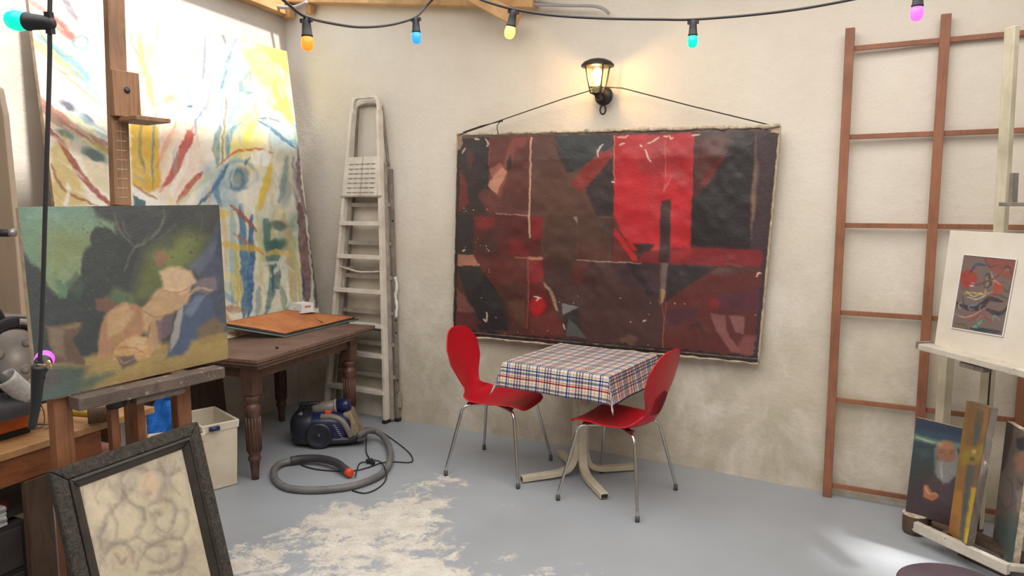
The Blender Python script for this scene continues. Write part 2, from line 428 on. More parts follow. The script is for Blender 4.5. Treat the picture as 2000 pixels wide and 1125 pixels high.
# ------------------------------------------------------------------ painting rasteriser (paint colours laid on the canvas, in its own plane)
def vnoise(X, Y, sc, seed=0):
    x = X / sc; y = Y / sc; xi = np.floor(x).astype(np.int64); yi = np.floor(y).astype(np.int64); fx = x - xi; fy = y - yi
    fx = fx * fx * (3 - 2 * fx); fy = fy * fy * (3 - 2 * fy)
    def h(a, b):
        n = (a * 374761393 + b * 668265263 + seed * 1442695041) & 0xffffffff
        n = ((n ^ (n >> 13)) * 1274126177) & 0xffffffff
        return ((n ^ (n >> 16)) & 0xffff) / 65535.0
    return (h(xi, yi) * (1 - fx) + h(xi + 1, yi) * fx) * (1 - fy) + (h(xi, yi + 1) * (1 - fx) + h(xi + 1, yi + 1) * fx) * fy
def fbm(X, Y, sc, seed=0, o=4):
    r = 0; a = 1; t = 0
    for i in range(o): r = r + a * vnoise(X, Y, sc, seed + i * 17); t += a; a *= .55; sc /= 2.1
    return r / t

class Paint:
    def __init__(s, X, Y, base, wob=1.5, seed=1):
        s.X0, s.Y0 = X, Y
        s.X = X + (fbm(X, Y, 14, seed) - .5) * 2 * wob * 1.6; s.Y = Y + (fbm(X, Y, 14, seed + 50) - .5) * 2 * wob * 1.6
        s.C = np.tile(np.array(base, float), (X.size, 1)); s.seed = seed
    def blend(s, a, col):
        a = np.clip(a, 0, 1)[:, None]; s.C = s.C * (1 - a) + np.array(col, float) * a
    def seg(s, pts, X=None, Y=None):
        X = s.X if X is None else X; Y = s.Y if Y is None else Y
        best = np.full(X.shape, 1e9); tt = np.zeros(X.shape); n = len(pts) - 1
        for i in range(n):
            ax, ay = pts[i]; bx, by = pts[i + 1]; dx, dy = bx - ax, by - ay; L = dx * dx + dy * dy + 1e-9
            t = np.clip(((X - ax) * dx + (Y - ay) * dy) / L, 0, 1)
            d = np.hypot(X - ax - t * dx, Y - ay - t * dy); m = d < best
            best[m] = d[m]; tt[m] = (i + t[m]) / n
        return best, tt
    def stroke(s, pts, w, col, a=1.0, soft=1.2, taper=.6, dry=.25, curve=True):
        if curve and len(pts) > 2: pts = [tuple(p) for p in smooth_path(pts, 5)]
        xs = [p[0] for p in pts]; ys = [p[1] for p in pts]; mg = w + soft * 3 + 4
        m = (s.X > min(xs) - mg) & (s.X < max(xs) + mg) & (s.Y > min(ys) - mg) & (s.Y < max(ys) + mg)
        if not m.any(): return
        X, Y = s.X[m], s.Y[m]; d, t = s.seg(pts, X, Y)
        hw = w / 2 * (1 - taper * (2 * t - 1) ** 2)
        al = np.clip((hw - d) / soft + .5, 0, 1) * a
        if dry: al = al * (1 - dry * np.clip(fbm(X, Y, 5, s.seed + 9, 3) * 2.2 - .6, 0, 1))
        f = np.zeros(s.X.shape); f[m] = al; s.blend(f, col)
    def poly(s, pts, col, a=1.0, soft=1.0, tex=.0, tsc=30):
        xs = [p[0] for p in pts]; ys = [p[1] for p in pts]; mg = soft * 3 + 3
        m = (s.X > min(xs) - mg) & (s.X < max(xs) + mg) & (s.Y > min(ys) - mg) & (s.Y < max(ys) + mg)
        if not m.any(): return
        X, Y = s.X[m], s.Y[m]; inside = np.zeros(X.shape, bool); n = len(pts)
        for i in range(n):
            ax, ay = pts[i]; bx, by = pts[(i + 1) % n]
            c = ((ay > Y) != (by > Y)) & (X < (bx - ax) * (Y - ay) / (by - ay + 1e-12) + ax); inside ^= c
        d, _ = s.seg(list(pts) + [pts[0]], X, Y); sd = np.where(inside, d, -d)
        al = np.clip(sd / soft + .5, 0, 1) * a
        if tex: al = al * (1 - tex * np.clip(fbm(X, Y, tsc, s.seed + 5) * 2.4 - .7, 0, 1))
        f = np.zeros(s.X.shape); f[m] = al; s.blend(f, col)
    def rect(s, x0, y0, x1, y1, col, **k): s.poly([(x0, y0), (x1, y0), (x1, y1), (x0, y1)], col, **k)
    def ell(s, cx, cy, rx, ry, col, a=1.0, soft=.15, rot=0, ring=None):
        c, q = math.cos(rot), math.sin(rot); dx = s.X - cx; dy = s.Y - cy
        r = np.hypot((dx * c + dy * q) / rx, (-dx * q + dy * c) / ry)
        if ring: al = np.clip(1 - np.abs(r - 1) / ring, 0, 1) * a
        else: al = np.clip((1 - r) / soft, 0, 1) * a
        s.blend(al, col)
    def mottle(s, sc, amt, seed=3):
        n = fbm(s.X0, s.Y0, sc, seed) - .5; s.C = s.C * (1 + n[:, None] * amt)
    def clouds(s, sc, col, lo, hi, a=1, seed=7, mask=None):
        n = fbm(s.X0, s.Y0, sc, seed); al = np.clip((n - lo) / (hi - lo), 0, 1) * a
        if mask is not None: al = al * mask
        s.blend(al, col)

def painted_surface(name, quad, nu, nv, painter, mat, parent, bulge=0.0, nrm_=None, label=None):
    TL, TR, BR, BL = [np.array(q, float) for q in quad]
    u, v = np.meshgrid(np.linspace(0, 1, nu + 1), np.linspace(0, 1, nv + 1)); u = u.ravel()[:, None]; v = v.ravel()[:, None]
    P = (TL * (1 - u) + TR * u) * (1 - v) + (BL * (1 - u) + BR * u) * v
    X, Y = proj(P); C = np.clip(painter(X, Y), 0, 255); C = srgb(C)
    if bulge and nrm_ is not None:
        P = P + np.array(nrm_) * (bulge * (fbm(X, Y, 70, 5, 3))[:, None] * (np.minimum(1, 8 * np.minimum(np.minimum(u, 1 - u), np.minimum(v, 1 - v)))))
    mb = MB(); I = np.arange((nu + 1) * (nv + 1)).reshape(nv + 1, nu + 1)
    fs = np.stack([I[:-1, :-1], I[1:, :-1], I[1:, 1:], I[:-1, 1:]], -1).reshape(-1, 4)
    mb.v = P.tolist(); mb.f = [tuple(f) for f in fs.tolist()]; mb.sm = [True] * len(mb.f)
    o = build(name, mb, mat, parent)
    at = o.data.color_attributes.new('paint', 'FLOAT_COLOR', 'POINT')
    cc = np.concatenate([C, np.ones((len(C), 1))], 1).astype(np.float32); at.data.foreach_set('color', cc.ravel())
    if label: o['label'] = label
    return o

def slab(quad, n, th):                       # box behind a painted face; n = outward face normal
    TL, TR, BR, BL = [np.array(q, float) for q in quad]; n = np.array(n, float)
    mb = MB(); mb.hexa([BL - n * th, BR - n * th, BR - n * .0015, BL - n * .0015, TL - n * th, TR - n * th, TR - n * .0015, TL - n * .0015]); return mb
def quad_normal(q):
    TL, TR, BR, BL = [np.array(v, float) for v in q]; n = nrm(np.cross(BR - TL, TR - BL))
    return n if np.dot(n, O_ - TL) > 0 else -n

# ================================================================== THE SETTING
mb = MB(); mb.hexa([R(-.1, -.1, -.1), R(-.1, ROOM_D + .1, -.1), R(ROOM_W + .1, ROOM_D + .1, -.1), R(ROOM_W + .1, -.1, -.1), R(-.1, -.1, 0), R(-.1, ROOM_D + .1, 0), R(ROOM_W + .1, ROOM_D + .1, 0), R(ROOM_W + .1, -.1, 0)])
structure('floor', mb, M['floor'])
# back wall: slightly bowed plaster wall
def bow(a): return -.055 * math.exp(-((a - 2.7) / 1.0) ** 2)
na, nz = 90, 40
def wv(i, j):
    a = ROOM_W * i; z = (CEIL + .1) * j
    return R(a, bow(a) + .006 * math.sin(a * 3.1 + z * 2.3) + .004 * math.sin(a * 7 - z * 5), z)
mb = MB(); mb.grid(wv, na, nz); base = len(mb.v)
mb2 = MB(); mb2.v = list(mb.v); mb2.f = list(mb.f); mb2.sm = list(mb.sm)
mb2.hexa([R(0, -.35, 0), R(ROOM_W, -.35, 0), R(ROOM_W, -.1, 0), R(0, -.1, 0), R(0, -.35, CEIL + .1), R(ROOM_W, -.35, CEIL + .1), R(ROOM_W, -.1, CEIL + .1), R(0, -.1, CEIL + .1)])
structure('wall_back', mb2, M['plaster'])
def wallbox(name, a0, a1, b0, b1, mat):
    mb = MB(); z1 = CEIL + .1
    mb.hexa([R(a0, b0, 0), R(a1, b0, 0), R(a1, b1, 0), R(a0, b1, 0), R(a0, b0, z1), R(a1, b0, z1), R(a1, b1, z1), R(a0, b1, z1)])
    return structure(name, mb, mat)
wallbox('wall_left', -.2, -.001, -.3, ROOM_D + .1, M['plaster_left'])
wallbox('wall_right', ROOM_W, ROOM_W + .2, -.3, ROOM_D + .1, M['plaster_left'])
wallbox('wall_front', -.2, ROOM_W + .2, ROOM_D, ROOM_D + .2, M['plaster_left'])
# ceiling slab with the skylight and two unseen holes shaped to throw the sun patches
def proj_up(P, z):
    k = (z - P[2]) / SUN_DIR[2]; return np.array(P) + np.array(SUN_DIR) * k
def ab(P): d = np.array(P) - C0; return float(d @ E1), float(d @ E2)
pb = [ab(proj_up(zp(*p), CEIL)) for p in ((1665, 1060), (1890, 1090), (1960, 1125), (1700, 1118))]
HB = (min(p[0] for p in pb), max(p[0] for p in pb), min(p[1] for p in pb) , max(p[1] for p in pb))
HA = (.10, 1.12, .05, 2.6)
holes = [SKY, HA, HB]
cutsA = sorted({0, ROOM_W, *[h[0] for h in holes], *[h[1] for h in holes]}); cutsB = sorted({0, ROOM_D, *[h[2] for h in holes], *[h[3] for h in holes]})
cutsA = [c for c in cutsA if 0 <= c <= ROOM_W]; cutsB = [c for c in cutsB if 0 <= c <= ROOM_D]
mb = MB()
for i in range(len(cutsA) - 1):
    for j in range(len(cutsB) - 1):
        a0, a1, b0, b1 = cutsA[i], cutsA[i + 1], cutsB[j], cutsB[j + 1]; ca, cb = (a0 + a1) / 2, (b0 + b1) / 2
        if any(h[0] < ca < h[1] and h[2] < cb < h[3] for h in holes): continue
        mb.hexa([R(a0, b0, CEIL), R(a0, b1, CEIL), R(a1, b1, CEIL), R(a1, b0, CEIL), R(a0, b0, CEIL + .06), R(a0, b1, CEIL + .06), R(a1, b1, CEIL + .06), R(a1, b0, CEIL + .06)])
structure('ceiling', mb, M['ceil'])
mb = MB(); n_p = 4; wa = (SKY[1] - SKY[0]) / n_p
for i in range(n_p):
    a0 = SKY[0] + wa * i; mb.hexa([R(a0 + .01, SKY[2], CEIL + .01), R(a0 + .01, SKY[3], CEIL + .01), R(a0 + wa - .01, SKY[3], CEIL + .01), R(a0 + wa - .01, SKY[2], CEIL + .01), R(a0 + .01, SKY[2], CEIL + .03), R(a0 + .01, SKY[3], CEIL + .03), R(a0 + wa - .01, SKY[3], CEIL + .03), R(a0 + wa - .01, SKY[2], CEIL + .03)])
structure('window_1', mb, M['pane'])
# roof timbers against the walls
Vd = np.array(E1)
mb = MB(); p = W(575, 6, .05); q = W(1047, 17, .05)
d = nrm(q - p)
mb.bar(p - d * .05 + EZ * .055, q + EZ * .055, .11, .09, EZ); structure('trim_1', mb, M['beam'], bevel=.004)
mb = MB(); p = pl(568, 36, C0 + E1 * .06, E1); q = pl(300, -70, C0 + E1 * .06, E1)
mb.bar(p + EZ * .06, q + EZ * .06, .12, .08, EZ); structure('trim_2', mb, M['beam'], bevel=.004)
mb = MB(); p = W(1012, 40, .16); q = W(915, -14, .22)
mb.bar(p, q, .09, .06, EZ); structure('trim_3', mb, M['beam'], bevel=.004)
mb = MB(); mb.box(W(606, 20, .04), (.05, .05, .06), RZ); mb.box(W(565, 22, .05), (.06, .06, .1), RZ); structure('trim_4', mb, M['beam'], bevel=.003)
c = thing('electrical_conduit', 'grey conduit running from the roof beam end along the wall top', 'conduit', W(1050, 8, .03))
mb = MB(); mb.tube(smooth_path([W(1040, 9, .07), W(1080, 10, .05), W(1120, 11, .03), W(1160, 12, .03), W(1180, 18, .03), W(1190, 27, .02)], 5), .010, 8); build('pipe', mb, M['conduit'], c)
mb = MB(); mb.tube(smooth_path([W(1045, 1, .07), W(1070, 6, .04), W(1090, 8, .02)], 5), .006, 8); build('thin_pipe', mb, M['conduit'], c)
mb = MB(); mb.tube(smooth_path([W(500, -8, .20), W(522, 4, .18), W(545, 13, .16), W(575, 14, .14), W(600, 4, .12)], 5), .014, 8)
tag(build('cable_duct', mb, M['conduit']), 'grey cable duct in the roof corner beside the orange bulb', 'cable duct')

# ================================================================== BIG WHITE-YELLOW-BLUE CANVAS (on the brown table, against the left wall)
K1 = np.array([-1.5, 5.5, .864]); K2 = np.array([-1.738, 5.703, 2.829])
up = (K2 - K1) / (K2[2] - K1[2])
TBZ = .76
KBR = K1 + up * (TBZ + .004 - K1[2]); KTR = K2
KBL = KBR + E2 * 1.89; KTL = KTR + E2 * 1.89
kq = (KTL, KTR, KBR, KBL); kn = quad_normal(kq)

def paint_big(X, Y):
    p = Paint(X, Y, (236, 230, 214), 2.5, 3)
    s0_, P, el = p.stroke, p.poly, p.ell
    def s(a, w, c, al=1, so=1.2, *k, **kk): s0_(a, w * 1.25, c, al, so, *k, **kk)
    q = lambda pts: [(x / 2.678, y / 2.678) for x, y in pts]
    yel = (214, 172, 62); yl2 = (226, 206, 128); ol = (150, 138, 72); blu = (84, 134, 178); lb = (146, 184, 204); dg = (84, 108, 112); red = (178, 84, 74); rb = (150, 92, 66); grey = (150, 158, 168); W_ = (240, 238, 230); pur = (104, 96, 128)
    p.clouds(70, (238, 226, 190), .45, .7, .8, 4); p.clouds(50, (214, 206, 196), .55, .75, .5, 14)
    for pts, c, al in (([(700, 200), (800, 150), (860, 500), (760, 640), (690, 560)], (236, 214, 128), .6), ([(1250, 250), (1400, 220), (1520, 330), (1540, 640), (1400, 560), (1330, 420)], (236, 212, 100), .75), ([(1180, 620), (1330, 560), (1380, 760), (1240, 840), (1130, 800)], (226, 208, 110), .75), ([(1100, 420), (1240, 300), (1230, 560), (1130, 700), (1060, 620)], (176, 200, 214), .6),
                       ([(1340, 620), (1560, 640), (1560, 800), (1440, 780)], (150, 186, 206), .65), ([(1060, 860), (1240, 820), (1260, 1100), (1040, 1100)], (132, 164, 178), .75), ([(1380, 800), (1560, 780), (1600, 1120), (1340, 1120)], (176, 178, 158), .75), ([(840, 680), (1020, 640), (1080, 860), (900, 1080), (820, 1000)], (226, 190, 172), .6), ([(130, 240), (300, 300), (560, 500), (590, 640), (300, 520), (150, 420)], (200, 206, 200), .75),
                       ([(120, 420), (260, 560), (590, 760), (590, 840), (300, 760), (140, 600)], (196, 160, 136), .65), ([(250, 560), (590, 700), (590, 860), (420, 800)], (140, 150, 140), .6), ([(1150, 1080), (1620, 1080), (1680, 1660), (1150, 1660)], (178, 184, 164), .7), ([(1360, 1150), (1560, 1120), (1540, 1400), (1380, 1380)], (92, 116, 104), .6), ([(120, 120), (300, 120), (460, 300), (240, 300)], (206, 208, 170), .6), ([(880, 420), (1040, 400), (1060, 560), (880, 620)], (232, 222, 200), .8)):
        P(q(pts), c, al, 22, .5, 20)
    # left part
    s(q([(100, -40), (180, 20), (300, 120), (380, 200)]), 9, (196, 120, 112), .8, 3)
    s(q([(250, 80), (320, 140), (390, 210)]), 16, (178, 98, 92), .85, 4); s(q([(330, -20), (360, 40), (410, 110)]), 11, pur, .7, 4)
    s(q([(390, 0), (430, 60), (450, 130)]), 7, (190, 192, 210), .8, 3); el(158, 84, 14, 12, (120, 150, 158), .9, .5, ring=.5); el(158, 84, 8, 7, W_)
    s(q([(120, 190), (220, 250), (330, 320), (450, 420)]), 18, (176, 178, 106), .8, 5); s(q([(150, 150), (260, 240), (380, 330), (480, 420), (520, 500)]), 9, lb, .9, 3)
    s(q([(200, 180), (300, 260), (420, 350), (460, 420)]), 10, (120, 168, 200), .8, 4); s(q([(360, 350), (440, 420), (520, 520), (560, 600)]), 6, (132, 158, 178), .8, 2)
    s(q([(240, 330), (330, 380), (430, 470), (540, 560)]), 3, ol, .8, 1.5); s(q([(230, 60), (210, 160), (250, 230), (330, 290), (430, 300)]), 2.5, ol, .8, 1)
    s(q([(160, 470), (230, 540), (330, 620), (460, 720), (590, 800)]), 11, (172, 104, 84), .85, 3); s(q([(180, 520), (260, 600), (420, 700), (580, 760)]), 13, (132, 98, 84), .8, 4)
    el(133, 207, 26, 11, (84, 84, 106), .85, .6, .55); el(172, 232, 20, 8, (84, 104, 126), .75, .6, .7); s(q([(400, 580), (470, 650), (560, 720)]), 9, (156, 180, 192), .8, 3)
    el(128, 262, 24, 8, (96, 116, 104), .85, .5, .5); el(185, 305, 34, 17, (72, 92, 88), .9, .5, .5); s(q([(440, 740), (560, 790), (600, 830)]), 11, ol, .7, 4)
    s(q([(560, 700), (440, 650), (300, 560)]), 5, W_, .8, 2)
    P(q([(100, 900), (170, 500), (240, 640), (260, 900), (330, 1080), (110, 1100)]), (206, 168, 96), .7, 8); P(q([(260, 780), (340, 700), (400, 900), (470, 1070), (300, 1080)]), (202, 176, 110), .75, 8)
    s(q([(260, 680), (330, 760), (400, 880), (480, 980), (590, 1080)]), 10, (150, 74, 62), .9, 3); s(q([(270, 860), (320, 970), (400, 1030), (520, 1080)]), 5, rb, .8, 2)
    P(q([(420, 820), (600, 870), (600, 1040), (480, 960)]), (222, 208, 178), .9, 5); s(q([(340, 1080), (360, 1010), (350, 960)]), 7, W_, .8, 3)
    s(q([(130, 40), (150, 280), (200, 560)]), 4, (196, 186, 120), .8, 2)
    # middle
    s(q([(820, 60), (830, 200), (880, 340), (900, 400)]), 7, (216, 210, 160), .8, 3); s(q([(730, 180), (740, 320), (770, 420), (800, 560)]), 12, (232, 210, 118), .9, 4)
    s(q([(730, 340), (745, 450), (770, 560), (780, 640)]), 10, (150, 178, 208), .8, 4); s(q([(650, 100), (690, 220), (740, 320)]), 3, (120, 140, 130), .8, 1)
    s(q([(940, 180), (970, 250), (990, 400)]), 4, grey, .8, 2); s(q([(1080, 190), (1070, 300), (1060, 420)]), 5, (110, 118, 140), .8, 2)
    P(q([(680, 640), (740, 620), (830, 660), (840, 980), (780, 1010), (690, 960)]), (206, 156, 40), .85, 6, .2); s(q([(750, 560), (730, 760), (760, 900)]), 6, (120, 128, 96), .7, 3); s(q([(820, 540), (800, 760), (800, 980)]), 4, (110, 128, 120), .8, 2)
    s(q([(820, 580), (900, 620), (980, 590), (1030, 560)]), 3, grey, .6, 2); el(330, 195, 22, 14, (214, 128, 112), .6, .6, -.4); s(q([(1000, 520), (985, 480), (970, 430)]), 8, (130, 158, 184), .8, 3); el(370, 208, 10, 4, (70, 110, 136), .9, .5)
    s(q([(1100, 460), (1080, 550), (1030, 620), (1020, 700)]), 5, (124, 142, 168), .9, 2); s(q([(920, 640), (880, 740), (820, 880)]), 7, (206, 120, 60), .6, 3)
    P(q([(980, 680), (1020, 700), (970, 840), (880, 970), (850, 980), (900, 860)]), (176, 70, 64), .9, 3, .2); s(q([(1010, 660), (960, 780), (900, 900), (840, 1000)]), 8, (196, 110, 96), .5, 4)
    s(q([(990, 780), (960, 880), (910, 980), (880, 1050)]), 11, (238, 228, 216), .95, 2); s(q([(1060, 900), (1000, 960), (930, 1060)]), 9, (172, 74, 60), .85, 2); s(q([(1140, 870), (1020, 980), (920, 1080)]), 8, (196, 196, 158), .7, 4)
    s(q([(700, 1000), (800, 1060), (860, 1080)]), 6, W_, .8, 2); s(q([(700, 960), (760, 1010), (820, 1040)]), 4, rb, .7, 2); P(q([(700, 1020), (760, 1050), (760, 1080), (700, 1080)]), (70, 100, 112), .9, 2)
    P(q([(850, 700), (960, 640), (900, 760), (840, 900)]), (224, 178, 168), .45, 10)
    # right
    P(q([(1080, 120), (1500, 260), (1510, 380), (1420, 320), (1370, 240), (1180, 190), (1070, 150)]), (186, 162, 78), .9, 4, .3); s(q([(1160, 170), (1180, 230)]), 5, dg, .8, 1.5)
    s(q([(1240, 190), (1210, 260), (1190, 340), (1160, 460), (1160, 600)]), 7, (104, 138, 156), .9, 2, dry=.5); s(q([(1320, 270), (1420, 260), (1500, 330)]), 16, (228, 208, 110), .6, 6); s(q([(1440, 420), (1470, 520), (1530, 640)]), 17, (234, 214, 96), .9, 6)
    P(q([(1240, 440), (1300, 380), (1325, 360), (1305, 440), (1280, 470), (1340, 480), (1390, 460), (1300, 500), (1250, 480)]), (132, 162, 160), .9, 1.5); P(q([(1270, 440), (1310, 390), (1295, 450)]), (226, 222, 190), .9, 1.5)
    s(q([(1490, 520), (1440, 560), (1500, 580)]), 6, (226, 160, 80), .6, 3); s(q([(1310, 530), (1240, 560), (1210, 620), (1190, 740)]), 12, (150, 186, 206), .9, 4); s(q([(1260, 640), (1200, 700), (1190, 820)]), 9, (90, 150, 184), .8, 3)
    s(q([(1340, 630), (1400, 660), (1470, 720), (1550, 780)]), 5, (90, 124, 144), .9, 2); s(q([(1540, 650), (1550, 740), (1500, 740)]), 9, (88, 150, 190), .9, 3); s(q([(1470, 640), (1400, 620), (1340, 625)]), 3, dg, .8, 1.5)
    s(q([(1180, 500), (1180, 600), (1160, 780), (1165, 860)]), 4, (120, 112, 104), .7, 1.5); s(q([(1150, 660), (1130, 760), (1140, 860)]), 10, (108, 138, 146), .8, 3); s(q([(1130, 880), (1220, 800), (1330, 780), (1430, 800)]), 4, (206, 104, 60), .85, 1.5)
    s(q([(1330, 640), (1300, 700), (1280, 780)]), 12, (232, 220, 100), .8, 5); el(480, 332, 32, 11, (226, 172, 90), .6, .6, .1); P(q([(1310, 800), (1400, 780), (1430, 880), (1330, 860)]), W_, .95, 4)
    el(465, 342, 34, 27, (150, 172, 172), 1, .6, ring=.22); el(470, 345, 22, 24, (132, 146, 140), .9, .4); el(462, 352, 13, 17, (66, 104, 140), .7, .8, ring=.5)
    s(q([(1190, 860), (1140, 960), (1080, 1030), (1040, 1070)]), 6, (70, 96, 124), .9, 2); s(q([(1160, 900), (1130, 1000), (1160, 1080)]), 9, (82, 122, 160), .8, 3); s(q([(1290, 830), (1280, 860), (1310, 820)]), 4, dg, .8, 1)
    s(q([(1420, 860), (1400, 940), (1370, 1040), (1360, 1090)]), 13, (214, 176, 56), .85, 4); el(560, 368, 14, 46, (150, 160, 156), .9, .5, .15); s(q([(1500, 820), (1490, 940), (1460, 1060)]), 10, (110, 134, 140), .7, 4)
    s(q([(1560, 760), (1560, 900), (1570, 1000), (1600, 1120)]), 8, (92, 70, 84), .85, 3); s(q([(1530, 820), (1540, 960), (1560, 1100)]), 7, (128, 120, 132), .8, 3); s(q([(1330, 900), (1310, 1020), (1330, 1120)]), 14, (224, 218, 206), .8, 5)
    # lower strip, y 400-615 in the photo's frame
    for x0, y0, x1, y1, w, c, a in ((452, 410, 455, 600, 12, (150, 176, 176), .9), (470, 400, 478, 620, 13, (62, 108, 150), .9), (490, 420, 486, 620, 10, (44, 88, 140), .9), (500, 400, 512, 610, 6, (196, 190, 130), .8), (458, 480, 466, 600, 5, (196, 170, 60), .9),
                                     (520, 430, 540, 560, 20, (72, 104, 100), .85), (545, 400, 530, 470, 12, (214, 200, 150), .8), (555, 420, 575, 600, 14, (176, 160, 112), .8), (535, 520, 520, 610, 12, (92, 124, 120), .9), (585, 400, 600, 600, 16, (92, 60, 66), .85), (570, 470, 588, 610, 5, (190, 178, 120), .9),
                                     (606, 440, 618, 600, 9, (60, 54, 62), .9), (450, 400, 500, 450, 6, (160, 80, 60), .9), (455, 455, 520, 500, 4, (190, 110, 60), .8), (560, 490, 530, 540, 9, (206, 200, 180), .9), (505, 560, 500, 615, 8, (140, 160, 166), .9), (548, 560, 560, 615, 10, (130, 146, 120), .8), (430, 400, 442, 520, 8, (196, 176, 140), .9)):
        s([(x0, y0), ((x0 + x1) / 2 + 3, (y0 + y1) / 2), (x1, y1)], w, c, a, 3)
    el(540, 478, 26, 15, (56, 92, 84), .85, .5, -.2); el(545, 440, 22, 12, (80, 96, 92), .8, .5, .2); s([(515, 500), (540, 492), (570, 498)], 8, (210, 172, 90), .8, 2); s([(500, 520), (540, 512), (575, 530)], 5, (206, 206, 190), .8, 2)
    for i, (x, y) in enumerate([(510, 585), (530, 545), (470, 560), (560, 575), (590, 560), (455, 575)]): s([(x, y - 28), (x + 4, y), (x + 1, y + 26)], 4, [(230, 228, 214), (50, 80, 110), (210, 190, 110)][i % 3], .8, 1.5)
    rg = random.Random(31)
    for i in range(150):
        x, y = rg.uniform(60, 600), rg.uniform(20, 420); fx_ = (x - 330) / 300; L_ = rg.uniform(18, 60); dx = fx_ * L_ * .5; 
        c = [(236, 232, 224), (214, 206, 170), (176, 190, 200), (222, 200, 176), (226, 214, 130), (150, 166, 170), (206, 160, 140)][rg.choice((0, 0, 0, 1, 1, 2, 3, 4, 4, 5, 6))]
        s0_([(x, y), (x - dx * .4, y - L_ * .5), (x - dx * .2 + rg.uniform(-8, 8), y - L_)][::-1] if x > 300 else [(x, y), (x - L_ * .6, y - L_ * .5), (x - L_ * 1.1, y - L_ * .8)], rg.uniform(1.5, 8), c, rg.uniform(.3, .7), 2.5)
    for i in range(70):
        x, y = rg.uniform(80, 450), rg.uniform(415, 760); a = rg.uniform(-.5, 1.0) + (x > 300) * .8; L_ = rg.uniform(30, 90)
        s0_([(x, y), (x + L_ * .5 * math.sin(a) + rg.uniform(-8, 8), y + L_ * .5 * math.cos(a)), (x + L_ * math.sin(a), y + L_ * math.cos(a))], rg.uniform(4, 18), [yel, yl2, blu, lb, dg, red, rb, W_, (206, 176, 120)][rg.choice((0, 1, 1, 2, 3, 3, 4, 5, 6, 7, 7, 8, 8))], rg.uniform(.5, .85), 4)
    p.mottle(9, .10); p.mottle(60, .06, 8)
    return p.C
t = thing('abstract_canvas', 'very large abstract canvas with yellow, blue and red strokes leaning on left wall', 'painting', (KBL + KBR) / 2)
build('stretcher', slab(kq, kn, .03), M['canvas_raw'], t, bevel=.003)
painted_surface('painted_face', kq, 330, 340, paint_big, M['paint'], t)

